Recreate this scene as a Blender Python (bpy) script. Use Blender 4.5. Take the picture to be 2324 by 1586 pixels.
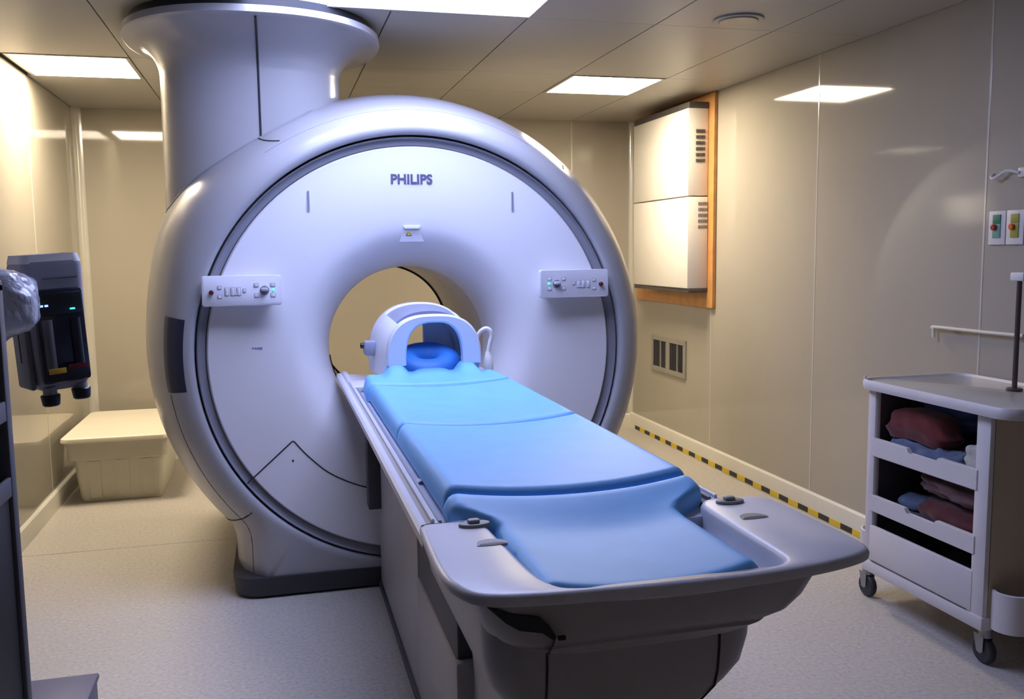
import bpy, bmesh, math, random
from mathutils import Vector, Matrix, noise
R_ = math.radians
PI = math.pi
S = bpy.context.scene
COL = S.collection
for o in list(bpy.data.objects):
    bpy.data.objects.remove(o, do_unlink=True)

# ------------------------------------------------------------------ camera
cam_d = bpy.data.cameras.new('camera')
cam = bpy.data.objects.new('camera', cam_d)
COL.objects.link(cam)
cam_d.sensor_width = 36.0
cam_d.lens = 2050 / 2324 * 36.0
cam_d.clip_start = 0.05
# rows: world x, y, z axes expressed in camera (right, down, forward) coordinates
_y = Vector((620 - 1162, 574 - 793, 2050.0)).normalized()
_d = Vector((1, -0.012, 0))
_u = _y.cross(_d).normalized()
if _u.y > 0: _u = -_u
_x = _y.cross(_u)
if _x.x < 0: _x = -_x
right = Vector((_x.x, _y.x, _u.x)); down = Vector((_x.y, _y.y, _u.y)); fwd = Vector((_x.z, _y.z, _u.z))
m = Matrix((( right.x, -down.x, -fwd.x, 0.0),
            ( right.y, -down.y, -fwd.y, 0.0),
            ( right.z, -down.z, -fwd.z, 1.40),
            (0, 0, 0, 1)))
cam.matrix_world = m
S.camera = cam

# ------------------------------------------------------------------ world and exposure
w = bpy.data.worlds.new('world'); S.world = w; w.use_nodes = True
w.node_tree.nodes['Background'].inputs[0].default_value = (0.6, 0.62, 0.7, 1)
w.node_tree.nodes['Background'].inputs[1].default_value = 0.02
S.view_settings.view_transform = 'Standard'
S.view_settings.look = 'None'
S.view_settings.exposure = 0.0
S.view_settings.gamma = 1.0
S.view_settings.use_curve_mapping = False
WARM = (1.0, 0.85, 0.65)
WARM_E = 56.0        # warm ceiling light panels
BLUE_E = 13.5         # picture light box over the table
FILL_E = 0.08         # glowing fill surface added on the unseen wall behind the camera

# room dimensions (metres)
XL, XR, YB, YF, ZC = -1.23, 2.68, 6.55, -0.9, 2.355

# ------------------------------------------------------------------ materials
def new_mat(name):
    mt = bpy.data.materials.new(name); mt.use_nodes = True
    nt = mt.node_tree
    return mt, nt, nt.nodes['Principled BSDF']
def mat(name, col, rough=0.5, metal=0.0, var=0.04, scale=8.0, bump=0.0, bscale=200.0, spec=0.5, coat=0.0, sheen=0.0):
    mt, nt, b = new_mat(name)
    tc = nt.nodes.new('ShaderNodeTexCoord')
    nz = nt.nodes.new('ShaderNodeTexNoise'); nz.inputs['Scale'].default_value = scale; nz.inputs['Detail'].default_value = 3
    nt.links.new(tc.outputs['Object'], nz.inputs['Vector'])
    rp = nt.nodes.new('ShaderNodeValToRGB')
    rp.color_ramp.elements[0].position = 0.3; rp.color_ramp.elements[1].position = 0.7
    rp.color_ramp.elements[0].color = (*[c * (1 - var) for c in col], 1)
    rp.color_ramp.elements[1].color = (*[min(1, c * (1 + var)) for c in col], 1)
    nt.links.new(nz.outputs['Fac'], rp.inputs[0]); nt.links.new(rp.outputs[0], b.inputs['Base Color'])
    b.inputs['Roughness'].default_value = rough; b.inputs['Metallic'].default_value = metal
    b.inputs['Specular IOR Level'].default_value = spec
    b.inputs['Coat Weight'].default_value = coat; b.inputs['Coat Roughness'].default_value = 0.08
    b.inputs['Sheen Weight'].default_value = sheen
    if bump:
        n2 = nt.nodes.new('ShaderNodeTexNoise'); n2.inputs['Scale'].default_value = bscale; n2.inputs['Detail'].default_value = 4
        nt.links.new(tc.outputs['Object'], n2.inputs['Vector'])
        bp = nt.nodes.new('ShaderNodeBump'); bp.inputs['Strength'].default_value = bump; bp.inputs['Distance'].default_value = 0.004
        nt.links.new(n2.outputs['Fac'], bp.inputs['Height']); nt.links.new(bp.outputs[0], b.inputs['Normal'])
    return mt
def emit(name, col, e):
    mt, nt, b = new_mat(name)
    b.inputs['Base Color'].default_value = (*col, 1)
    b.inputs['Emission Color'].default_value = (*col, 1); b.inputs['Emission Strength'].default_value = e
    return mt

M = {}
M['wall'] = mat('wall_laminate', (0.40, 0.365, 0.295), rough=0.05, var=0.02, scale=2, spec=0.5)
M['wall_strip'] = mat('wall_joint_strip', (0.62, 0.60, 0.52), rough=0.18, metal=0.2, var=0.02)
M['wall_back'] = mat('joint_dark', (0.10, 0.095, 0.08), rough=0.6)
M['ceil'] = mat('ceiling_panel', (0.37, 0.355, 0.32), rough=0.42, var=0.02, scale=2)
M['trim'] = mat('trim_cream', (0.68, 0.65, 0.55), rough=0.35, var=0.02)
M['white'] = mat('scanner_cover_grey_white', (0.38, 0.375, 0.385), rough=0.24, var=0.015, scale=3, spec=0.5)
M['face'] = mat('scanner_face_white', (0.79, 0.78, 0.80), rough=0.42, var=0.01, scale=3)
M['channel'] = mat('scanner_channel_grey', (0.26, 0.26, 0.29), rough=0.4, var=0.03)
M['plinth'] = mat('plinth_dark', (0.035, 0.035, 0.04), rough=0.45)
M['seam'] = mat('seam_black', (0.015, 0.015, 0.018), rough=0.6)
M['bore'] = mat('bore_liner', (0.62, 0.58, 0.54), rough=0.38, var=0.02)
M['navy'] = mat('label_navy', (0.012, 0.016, 0.05), rough=0.3)
M['logo'] = mat('logo_grey', (0.10, 0.09, 0.17), rough=0.5)
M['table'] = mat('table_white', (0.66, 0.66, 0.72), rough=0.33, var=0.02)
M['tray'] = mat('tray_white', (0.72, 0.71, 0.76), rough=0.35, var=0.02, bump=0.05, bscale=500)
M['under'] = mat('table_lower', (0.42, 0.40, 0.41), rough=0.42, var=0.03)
M['lift'] = mat('lift_dark', (0.05, 0.05, 0.06), rough=0.5)
M['vinyl'] = mat('vinyl_blue', (0.19, 0.51, 0.94), rough=0.50, var=0.04, scale=12, bump=0.06, bscale=350)
M['vinyl2'] = mat('vinyl_deep_blue', (0.05, 0.27, 0.78), rough=0.5, var=0.04, bump=0.06, bscale=350)
M['grip'] = mat('grip_grey', (0.33, 0.32, 0.30), rough=0.5)
M['coil'] = mat('coil_white', (0.80, 0.81, 0.86), rough=0.35, var=0.02)
M['coilgrey'] = mat('coil_grey', (0.30, 0.32, 0.42), rough=0.4)
M['led_g'] = emit('led_green', (0.05, 1.0, 0.45), 2.5)
M['led_b'] = emit('led_blue', (0.12, 0.2, 1.0), 5.0)
M['red'] = mat('stop_red', (0.16, 0.008, 0.012), rough=0.3)
M['key'] = mat('key_grey', (0.50, 0.50, 0.56), rough=0.4)
M['keyring'] = mat('key_outline', (0.22, 0.22, 0.28), rough=0.5)
M['yellow'] = mat('warn_yellow', (0.75, 0.45, 0.03), rough=0.5)
M['black'] = mat('black_plastic', (0.012, 0.012, 0.014), rough=0.35)
M['darkgrey'] = mat('dark_grey', (0.045, 0.045, 0.05), rough=0.45)
M['wood'] = mat('wood_board', (0.52, 0.25, 0.075), rough=0.4, var=0.12, scale=14)
M['cabwhite'] = mat('cabinet_white', (0.80, 0.76, 0.67), rough=0.35, var=0.01)
M['cabdark'] = mat('cabinet_dark_trim', (0.07, 0.062, 0.06), rough=0.45)
M['slot'] = mat('slot_dark', (0.10, 0.09, 0.08), rough=0.6)
M['grille'] = mat('grille_grey', (0.36, 0.34, 0.29), rough=0.4, metal=0.3)
M['grilledark'] = mat('grille_dark', (0.05, 0.048, 0.045), rough=0.6)
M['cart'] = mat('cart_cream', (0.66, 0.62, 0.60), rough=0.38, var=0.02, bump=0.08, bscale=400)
M['cartpanel'] = mat('cart_tan_panel', (0.52, 0.41, 0.28), rough=0.42, var=0.04)  # tan reflected in the cart's end panel, put into its colour
M['carttop'] = mat('cart_top_surface', (0.44, 0.42, 0.38), rough=0.14, var=0.03)
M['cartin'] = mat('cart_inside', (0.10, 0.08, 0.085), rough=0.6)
M['rubber'] = mat('rubber_grey', (0.035, 0.035, 0.04), rough=0.55)
M['fork'] = mat('caster_fork', (0.35, 0.34, 0.34), rough=0.35, metal=0.6)
M['tub'] = mat('tub_plastic', (0.56, 0.54, 0.44), rough=0.4, var=0.03)
M['lid'] = mat('tub_lid_plastic', (0.80, 0.73, 0.58), rough=0.42, var=0.02)
M['inj'] = mat('injector_grey', (0.30, 0.29, 0.32), rough=0.4)
M['injside'] = mat('injector_side_grey', (0.15, 0.145, 0.15), rough=0.45)
M['injfront'] = mat('injector_front_dark', (0.020, 0.020, 0.035), rough=0.25)
M['tapeY'] = mat('tape_yellow', (0.72, 0.50, 0.02), rough=0.5)
M['tapeK'] = mat('tape_black', (0.02, 0.02, 0.02), rough=0.5)
M['plate'] = mat('plate_white', (0.74, 0.71, 0.66), rough=0.4)
M['green'] = mat('plate_green', (0.03, 0.22, 0.11), rough=0.5)
M['greenl'] = mat('plate_light_green', (0.17, 0.35, 0.27), rough=0.5)
M['olive'] = mat('plate_olive', (0.36, 0.33, 0.05), rough=0.5)
M['orange'] = mat('switch_orange', (0.80, 0.14, 0.02), rough=0.4)
M['redsw'] = mat('switch_red', (0.42, 0.03, 0.03), rough=0.4)
M['pole'] = mat('pole_brown', (0.10, 0.07, 0.065), rough=0.3, metal=0.3)
M['rackdark'] = mat('rack_dark', (0.020, 0.019, 0.018), rough=0.5)
M['racklip'] = mat('rack_lip_grey', (0.13, 0.13, 0.15), rough=0.45)
M['floorbox'] = mat('floor_box_blue_grey', (0.13, 0.13, 0.19), rough=0.5)
M['maroon'] = mat('bag_maroon', (0.035, 0.006, 0.007), rough=0.7)
M['warm'] = emit('lamp_warm', WARM, WARM_E)
def cloth_mat(n, c):
    return mat(n, c, rough=0.85, var=0.18, scale=25, bump=0.4, bscale=160, sheen=0.25)
M['c_blue'] = cloth_mat('cloth_blue', (0.10, 0.15, 0.30))
M['c_navy'] = cloth_mat('cloth_navy', (0.035, 0.05, 0.12))
M['c_red'] = cloth_mat('cloth_red', (0.12, 0.010, 0.007))
M['c_mauve'] = cloth_mat('cloth_mauve', (0.12, 0.055, 0.055))
M['c_cream'] = cloth_mat('cloth_cream', (0.48, 0.46, 0.38))
M['c_dkred'] = cloth_mat('cloth_dark_red', (0.08, 0.008, 0.007))
M['c_steel'] = cloth_mat('cloth_steel', (0.09, 0.12, 0.19))

# speckled vinyl floor
mt, nt, b = new_mat('floor_speckled_vinyl')
tc = nt.nodes.new('ShaderNodeTexCoord')
vo = nt.nodes.new('ShaderNodeTexVoronoi'); vo.inputs['Scale'].default_value = 130
n1 = nt.nodes.new('ShaderNodeTexNoise'); n1.inputs['Scale'].default_value = 70; n1.inputs['Detail'].default_value = 6
n3 = nt.nodes.new('ShaderNodeTexNoise'); n3.inputs['Scale'].default_value = 1.3; n3.inputs['Detail'].default_value = 3
for n in (vo, n1, n3): nt.links.new(tc.outputs['Object'], n.inputs['Vector'])
rp = nt.nodes.new('ShaderNodeValToRGB')
for i, (p, c) in enumerate([(0.30, (0.44, 0.40, 0.345)), (0.48, (0.53, 0.49, 0.425)), (0.56, (0.55, 0.51, 0.445)), (0.72, (0.62, 0.58, 0.51))]):
    el = rp.color_ramp.elements[i] if i < 2 else rp.color_ramp.elements.new(p)
    el.position = p; el.color = (*c, 1)
nt.links.new(n1.outputs['Fac'], rp.inputs[0])
mx = nt.nodes.new('ShaderNodeMixRGB'); mx.blend_type = 'MULTIPLY'; mx.inputs[0].default_value = 0.25
nt.links.new(rp.outputs[0], mx.inputs[1]); nt.links.new(n3.outputs['Fac'], mx.inputs[2]); mx.inputs[0].default_value = 0.12
mx2 = nt.nodes.new('ShaderNodeMixRGB'); mx2.blend_type = 'MULTIPLY'; mx2.inputs[0].default_value = 0.07
nt.links.new(mx.outputs[0], mx2.inputs[1]); nt.links.new(vo.outputs['Color'], mx2.inputs[2])
nt.links.new(mx2.outputs[0], b.inputs['Base Color'])
b.inputs['Roughness'].default_value = 0.40; b.inputs['Specular IOR Level'].default_value = 0.35
M['floor'] = mt

# sky picture (printed transparency in the ceiling light box: blue sky, clouds, blossom twigs)
mt, nt, b = new_mat('sky_picture')
tc = nt.nodes.new('ShaderNodeTexCoord')
n1 = nt.nodes.new('ShaderNodeTexNoise'); n1.inputs['Scale'].default_value = 3.0; n1.inputs['Detail'].default_value = 5
n2 = nt.nodes.new('ShaderNodeTexNoise'); n2.inputs['Scale'].default_value = 14.0; n2.inputs['Detail'].default_value = 2
for n in (n1, n2): nt.links.new(tc.outputs['Object'], n.inputs['Vector'])
r1 = nt.nodes.new('ShaderNodeValToRGB')
r1.color_ramp.elements[0].position = 0.42; r1.color_ramp.elements[0].color = (0.42, 0.51, 1.0, 1)
r1.color_ramp.elements[1].position = 0.70; r1.color_ramp.elements[1].color = (0.68, 0.73, 1.0, 1)
r2 = nt.nodes.new('ShaderNodeValToRGB')
r2.color_ramp.elements[0].position = 0.64; r2.color_ramp.elements[0].color = (0, 0, 0, 1)
r2.color_ramp.elements[1].position = 0.68; r2.color_ramp.elements[1].color = (1, 1, 1, 1)
nt.links.new(n1.outputs['Fac'], r1.inputs[0]); nt.links.new(n2.outputs['Fac'], r2.inputs[0])
mx = nt.nodes.new('ShaderNodeMixRGB'); mx.inputs[2].default_value = (1.0, 0.55, 0.25, 1)
nt.links.new(r2.outputs[0], mx.inputs[0]); nt.links.new(r1.outputs[0], mx.inputs[1])
nt.links.new(mx.outputs[0], b.inputs['Emission Color']); b.inputs['Emission Strength'].default_value = BLUE_E
b.inputs['Base Color'].default_value = (0.1, 0.3, 0.8, 1)
M['sky'] = mt

# crumpled clear plastic film
mt, nt, b = new_mat('plastic_film')
tc = nt.nodes.new('ShaderNodeTexCoord')
n1 = nt.nodes.new('ShaderNodeTexNoise'); n1.inputs['Scale'].default_value = 22; n1.inputs['Detail'].default_value = 5; n1.inputs['Distortion'].default_value = 1.5
nt.links.new(tc.outputs['Object'], n1.inputs['Vector'])
bp = nt.nodes.new('ShaderNodeBump'); bp.inputs['Strength'].default_value = 0.8; bp.inputs['Distance'].default_value = 0.01
nt.links.new(n1.outputs['Fac'], bp.inputs['Height']); nt.links.new(bp.outputs[0], b.inputs['Normal'])
b.inputs['Base Color'].default_value = (0.62, 0.63, 0.70, 1); b.inputs['Roughness'].default_value = 0.12
b.inputs['Transmission Weight'].default_value = 0.12; b.inputs['IOR'].default_value = 1.3
b.inputs['Coat Weight'].default_value = 0.6
M['film'] = mt

# ------------------------------------------------------------------ helpers
def link(name, me, mtl, parent=None, smooth=False, autosm=None):
    o = bpy.data.objects.new(name, me); COL.objects.link(o)
    if mtl is not None:
        for k in (mtl if isinstance(mtl, (list, tuple)) else [mtl]): me.materials.append(k)
    if smooth:
        for p in me.polygons: p.use_smooth = True
        if autosm is not None:
            me.set_sharp_from_angle(angle=R_(autosm))
    if parent is not None: o.parent = parent
    return o
def obj(name, bm, mtl, parent=None, smooth=True, ang=35):
    bmesh.ops.recalc_face_normals(bm, faces=bm.faces)
    me = bpy.data.meshes.new(name); bm.to_mesh(me); bm.free()
    return link(name, me, mtl, parent, smooth, ang)
def tag(o, label=None, cat=None, group=None, kind=None):
    if label: o['label'] = label
    if cat: o['category'] = cat
    if group: o['group'] = group
    if kind: o['kind'] = kind
    return o
def thing(name, loc, label, cat, group=None, rotz=0):
    o = bpy.data.objects.new(name, None); COL.objects.link(o); o.location = loc; o.rotation_euler = (0, 0, rotz)
    o.empty_display_size = 0.1
    bpy.context.view_layer.update()
    return tag(o, label, cat, group)
def settle(root):
    """parts were modelled in world coordinates: keep them there under the Empty"""
    bpy.context.view_layer.update()
    inv = root.matrix_world.inverted()
    for ch in root.children: ch.matrix_parent_inverse = inv
def bx(x0, x1, y0, y1, z0, z1, bev=0.0, seg=2, bm=None):
    own = bmesh.new()
    vs = [own.verts.new((x, y, z)) for x in (x0, x1) for y in (y0, y1) for z in (z0, z1)]
    for f in ((0, 1, 3, 2), (4, 6, 7, 5), (0, 4, 5, 1), (2, 3, 7, 6), (0, 2, 6, 4), (1, 5, 7, 3)):
        own.faces.new([vs[i] for i in f])
    bmesh.ops.recalc_face_normals(own, faces=own.faces)
    if bev > 0:
        bmesh.ops.bevel(own, geom=own.edges[:], offset=bev, segments=seg, affect='EDGES', profile=0.5, clamp_overlap=True)
    if bm is None: return own
    me = bpy.data.meshes.new('t'); own.to_mesh(me); own.free(); bm.from_mesh(me); bpy.data.meshes.remove(me)
    return bm
def join_bm(bm, other, mtx=None):
    me = bpy.data.meshes.new('t'); other.to_mesh(me); other.free()
    if mtx is not None: me.transform(mtx)
    bm.from_mesh(me); bpy.data.meshes.remove(me); return bm
def grid(rows, closed_u=False, closed_v=False, bm=None):
    """rows: list of rings of points"""
    bm = bm or bmesh.new()
    V = [[bm.verts.new(p) for p in r] for r in rows]
    n = len(rows); k = len(rows[0])
    for i in range(n if closed_v else n - 1):
        a = V[i]; c = V[(i + 1) % n]
        for j in range(k if closed_u else k - 1):
            q = (a[j], a[(j + 1) % k], c[(j + 1) % k], c[j])
            try: bm.faces.new(q)
            except ValueError: pass
    return bm, V
def tube(pts, r, n=10, bm=None, cap=True):
    pts = [Vector(p) for p in pts]
    rs = r if isinstance(r, (list, tuple)) else [r] * len(pts)
    rings = []
    prev = None
    for i, p in enumerate(pts):
        t = (pts[min(i + 1, len(pts) - 1)] - pts[max(i - 1, 0)]).normalized()
        if prev is None:
            a = Vector((0, 0, 1)) if abs(t.z) < 0.9 else Vector((1, 0, 0))
            u = t.cross(a).normalized()
        else:
            u = (prev - t * prev.dot(t)).normalized()
        prev = u; v = t.cross(u)
        rings.append([p + (u * math.cos(2 * PI * k / n) + v * math.sin(2 * PI * k / n)) * rs[i] for k in range(n)])
    bm, V = grid(rings, closed_u=True, bm=bm)
    if cap:
        bm.faces.new(V[0]); bm.faces.new(V[-1])
    return bm
def smooth_path(pts, n=8):
    P_ = [Vector(p) for p in pts]; out = []
    for i in range(len(P_) - 1):
        a = P_[max(i - 1, 0)]; b_ = P_[i]; c = P_[i + 1]; d = P_[min(i + 2, len(P_) - 1)]
        for k in range(n):
            t = k / n
            out.append(0.5 * ((2 * b_) + (c - a) * t + (2 * a - 5 * b_ + 4 * c - d) * t * t + (3 * b_ - a - 3 * c + d) * t ** 3))
    out.append(P_[-1]); return out
def cyl(c, axis, r, h, n=24, r2=None, bev=0.0):
    """cylinder from c along axis ('x','y','z' or Vector) length h"""
    ax = {'x': Vector((1, 0, 0)), 'y': Vector((0, 1, 0)), 'z': Vector((0, 0, 1))}.get(axis, axis) if isinstance(axis, str) else axis
    c = Vector(c); r2 = r if r2 is None else r2
    bm = bmesh.new()
    u = ax.cross(Vector((0.3, 0.5, 0.81))).normalized(); v = ax.cross(u).normalized()
    prof = [(r, 0), (r2, h)] if bev <= 0 else [(r - bev, 0), (r, bev), (r2, h - bev), (r2 - bev, h)]
    rings = [[c + ax * hh + (u * math.cos(2 * PI * k / n) + v * math.sin(2 * PI * k / n)) * rr for k in range(n)] for rr, hh in prof]
    bm, V = grid(rings, closed_u=True, bm=bm)
    bm.faces.new(V[0]); bm.faces.new(V[-1])
    return bm
def rrect(w, h, r, n=5):
    """rounded rectangle outline centred on the origin"""
    pts = []
    for (cx, cy, a0) in ((w / 2 - r, h / 2 - r, 0), (-w / 2 + r, h / 2 - r, 90), (-w / 2 + r, -h / 2 + r, 180), (w / 2 - r, -h / 2 + r, 270)):
        for k in range(n + 1):
            a = R_(a0 + 90 * k / n); pts.append((cx + r * math.cos(a), cy + r * math.sin(a)))
    return pts
def prism(outline, to3, d0, d1, bev=0.0, bm=None):
    """outline 2-D, to3(u, v, d) -> point; rounded front edge when bev > 0"""
    bm = bm or bmesh.new()
    n = len(outline)
    cx = sum(p[0] for p in outline) / n; cy = sum(p[1] for p in outline) / n
    def ring(s, d):
        out = []
        for (u, v) in outline:
            l = math.hypot(u - cx, v - cy) or 1
            out.append(to3(u - (u - cx) / l * s, v - (v - cy) / l * s, d))
        return out
    rows = [ring(0, d0)]
    if bev > 0:
        sg = 1 if d1 > d0 else -1
        rows += [ring(0, d1 - sg * bev), ring(bev * 0.3, d1 - sg * bev * 0.3), ring(bev, d1)]
    else: rows.append(ring(0, d1))
    bm, V = grid(rows, closed_u=True, bm=bm)
    bm.faces.new(V[0]); bm.faces.new(V[-1])
    return bm

# ================================================================== SETTING
# floor
fl = obj('floor', bx(XL - 0.1, XR + 0.1, YF - 0.1, YB + 0.1, -0.06, 0.0), M['floor'], smooth=False); tag(fl, kind='structure')
obj('seam', bx(0.9, XR, 1.995, 1.999, 0.0, 0.0006), M['grille'], fl, smooth=False)
obj('seam', bx(XL, -0.2, 4.55, 4.554, 0.0, 0.0006), M['grille'], fl, smooth=False)

# ceiling: backing slab and separate panels (0.567 m wide strips)
ce = obj('ceiling', bx(XL - 0.1, XR + 0.1, YF - 0.1, YB + 0.1, ZC + 0.012, ZC + 0.08), M['wall_back'], smooth=False); tag(ce, kind='structure')
xj = [XL, -0.641, -0.074, 0.493, 1.060, 1.627, 2.194, XR]
yj = [YF, 0.315, 1.449, 2.583, 3.717, 4.851, 5.418, YB]
g = 0.003
for i in range(7):
    for j in range(len(yj) - 1):
        a, b_ = yj[j], yj[j + 1]
        if (i in (0, 5) and j == 5) or (i in (2, 3) and j == 3): continue
        obj('panel', bx(xj[i] + g, xj[i + 1] - g, a + g * 0.4, b_ - g * 0.4, ZC, ZC + 0.012), M['ceil'], ce, smooth=False)

# walls: backing, laminate panels, joint strips
def wall(name, axis, pos, thick, joints, z0=0.0, z1=ZC):
    """axis 'x': wall plane at x=pos, panels run along y. thick signed away from the room."""
    if axis == 'x':
        f = lambda a, b_, d0, d1, za, zb, bev=0: bx(min(pos + d0, pos + d1), max(pos + d0, pos + d1), a, b_, za, zb, bev)
    else:
        f = lambda a, b_, d0, d1, za, zb, bev=0: bx(a, b_, min(pos + d0, pos + d1), max(pos + d0, pos + d1), za, zb, bev)
    s = 1 if thick > 0 else -1
    wl = obj(name, f(joints[0], joints[-1], s * 0.010, thick, z0, z1 + 0.02), M['wall_back'], smooth=False); tag(wl, kind='structure')
    for a, b_ in zip(joints[:-1], joints[1:]):
        obj('panel', f(a + 0.002, b_ - 0.002, 0, s * 0.010, z0, z1), M['wall'], wl, smooth=False)
    for a in joints[1:-1]:
        obj('joint_strip', f(a - 0.005, a + 0.005, -s * 0.0015, s * 0.006, z0, z1, 0.001), M['wall_strip'], wl, smooth=False)
    return wl
wall('wall_right', 'x', XR, 0.1, [YF, 0.694, 1.828, 2.962, 4.096, 5.23, YB])
wall('wall_left', 'x', XL, -0.1, [YF, 0.84, 1.974, 3.108, 4.242, 5.376, YB])
wall('wall_back', 'y', YB, 0.1, [XL, -0.641, 2.194, XR])
M['wall_rear'] = mat('wall_rear_grey', (0.12, 0.11, 0.10), rough=0.4)
wf = wall('wall_front', 'y', YF, -0.1, [XL, -0.1, 1.03, 2.17, XR])
for ch in wf.children:
    if ch.name.startswith('panel'): ch.data.materials[0] = M['wall_rear']
# corner cove trim and baseboards
def corner_trim(name, cx, cy, sx, sy, r):
    rows = []
    for z in (0.0, ZC):
        rows.append([(cx + sx * r, cy, z)] + [(cx + sx * r * (1 - math.sin(a)), cy + sy * r * (1 - math.cos(a)), z) for a in [PI / 2 * k / 10 for k in range(11)]])
    bm = bmesh.new(); 
    pts = [(sx * r * (1 - math.sin(PI / 2 * k / 10)), sy * r * (1 - math.cos(PI / 2 * k / 10))) for k in range(11)]
    pts.append((0, 0))
    bm, V = grid([[(cx + p[0], cy + p[1], z) for p in pts] for z in (0, ZC)], closed_u=True, bm=bm)
    bm.faces.new(V[0]); bm.faces.new(V[1])
    o = obj(name, bm, M['wall_strip']); tag(o, kind='structure')
corner_trim('trim_1', XL, YB, 1, -1, 0.05)
corner_trim('trim_2', XR, YB, -1, -1, 0.03)
def baseboard(name, a, b_, axis, pos, s, h=0.115, d=0.022):
    prof = [(0, 0), (d, 0), (d, h - 0.03), (d * 0.8, h - 0.008), (d * 0.35, h), (0, h)]
    if axis == 'x': rows = [[(pos + s * u, t, v) for u, v in prof] for t in (a, b_)]
    else: rows = [[(t, pos + s * u, v) for u, v in prof] for t in (a, b_)]
    bm, V = grid(rows, closed_u=True); bm.faces.new(V[0]); bm.faces.new(V[1])
    o = obj(name, bm, M['trim']); tag(o, kind='structure')
baseboard('baseboard_right', YF, YB, 'x', XR, -1, h=0.125)
baseboard('baseboard_left', YF, YB, 'x', XL, 1, h=0.10)
baseboard('baseboard_back', XL, XR, 'y', YB, -1)
baseboard('baseboard_front', XL, XR, 'y', YF, 1)
# unseen framed glowing panel added behind the camera as weak front fill
fill_obj = obj('window_1', bx(0.3, 1.9, YF + 0.003, YF + 0.02, 1.0, 1.95, 0.004), M['trim'], smooth=False); tag(fill_obj, kind='structure')
obj('pane', bx(0.36, 1.84, YF + 0.02, YF + 0.026, 1.06, 1.89), emit('window_glow', (1.0, 0.86, 0.76), FILL_E), fill_obj, smooth=False)

# ================================================================== CEILING FIXTURES
def ceiling_light(x0, x1, y0, y1, label):
    t = thing('ceiling_light', ((x0 + x1) / 2, (y0 + y1) / 2, ZC), label, 'light', 'square ceiling light panels')
    bm = bmesh.new()
    for a in ((x0, x1, y0, y0 + 0.018), (x0, x1, y1 - 0.018, y1), (x0, x0 + 0.018, y0 + 0.018, y1 - 0.018), (x1 - 0.018, x1, y0 + 0.018, y1 - 0.018)):
        bx(a[0], a[1], a[2], a[3], ZC - 0.004, ZC + 0.012, 0, bm=bm)
    obj('frame', bm, M['ceil'], t, smooth=False)
    obj('diffuser', bx(x0 + 0.018, x1 - 0.018, y0 + 0.018, y1 - 0.018, ZC + 0.002, ZC + 0.01), M['warm'], t, smooth=False)
    settle(t)
ceiling_light(1.627 + g, 2.194 - g, 4.851 + g, 5.418 - g, 'bright square ceiling light panel right of the scanner, near the wall cabinet')
ceiling_light(XL + 0.03, -0.641 - g, 4.851 + g, 5.418 - g, 'bright square ceiling light panel left of the scanner column, above the tub')
# picture light box over the table
t = thing('ceiling_light_box', (0.493, 3.15, ZC), 'blue sky picture light box set in the ceiling above the patient table', 'light')
for (x0, x1) in ((-0.074, 0.493), (0.493, 1.060)):
    for (y0, y1) in ((2.583, 3.15), (3.15, 3.70)):
        obj('picture_panel', bx(x0 + 0.004, x1 - 0.004, y0 + 0.004, y1 - 0.004, ZC + 0.001, ZC + 0.010), M['sky'], t, smooth=False)
bm = bmesh.new()
bx(-0.080, 1.066, 3.698, 3.717, ZC - 0.004, ZC + 0.012, bm=bm); bx(-0.080, 1.066, 2.575, 2.587, ZC - 0.004, ZC + 0.012, bm=bm)
bx(-0.080, -0.070, 2.587, 3.698, ZC - 0.004, ZC + 0.012, bm=bm); bx(1.056, 1.066, 2.587, 3.698, ZC - 0.004, ZC + 0.012, bm=bm)
obj('frame', bm, M['ceil'], t, smooth=False)
settle(t)
# round ceiling detector / speaker
t = thing('ceiling_speaker', (1.935, 3.56, ZC), 'flush round ceiling speaker cover between the light panel and the right wall', 'speaker')
obj('rim', cyl((1.935, 3.56, ZC - 0.008), 'z', 0.105, 0.009, 48, bev=0.003), M['ceil'], t)
obj('cover', cyl((1.935, 3.56, ZC - 0.013), 'z', 0.082, 0.006, 48, bev=0.003), M['grille'], t)
settle(t)

# ================================================================== MRI SCANNER
CX, CZ, Y0 = 0.57, 0.985, 3.70
mri = thing('mri_scanner', (CX, Y0 + 0.7, 0), 'large white round MRI scanner with open bore and tall ceiling column', 'MRI scanner')
prof = [  # radius, depth, box half width for the foot
    (0.885, 0.075, 0.0), (0.885, 0.004, 0.0), (0.892, -0.006, 0.0), (0.91, -0.009, 0.0), (0.945, 0.004, 0.645), (0.985, 0.045, 0.69), (1.02, 0.12, 0.735),
    (1.05, 0.19, 0.755), (1.08, 0.28, 0.768), (1.11, 0.42, 0.776), (1.135, 0.62, 0.779), (1.145, 0.85, 0.779), (1.145, 1.15, 0.779), (1.12, 1.30, 0.76), (1.05, 1.38, 0.72)]
def smax(a, b_, k=0.035):
    h = max(k - abs(a - b_), 0) / k
    return max(a, b_) + h * h * k * 0.25
def outline_r(th, r, w):
    c, s = math.cos(th), math.sin(th)
    d = math.degrees(th) % 360
    if r > 0.93: r = r + 0.055 * min(1, (r - 0.93) / 0.12) * math.exp(-((d - 146) / 17.0) ** 2)
    if s < 0 and w > 0:
        side = w / max(abs(c), 1e-3); bot = (CZ - 0.03) / abs(s)
        corner = min(side, bot)
        # only directions towards the foot
        r2 = smax(r, corner, 0.05) if s < -0.3 else r
        return min(r2, bot)
    return r
def surf(th, r, y, w, off=0.0):
    rr = outline_r(th, r, w) + off
    return (CX + rr * math.cos(th), Y0 + y, CZ + rr * math.sin(th))
NT = 360
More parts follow.
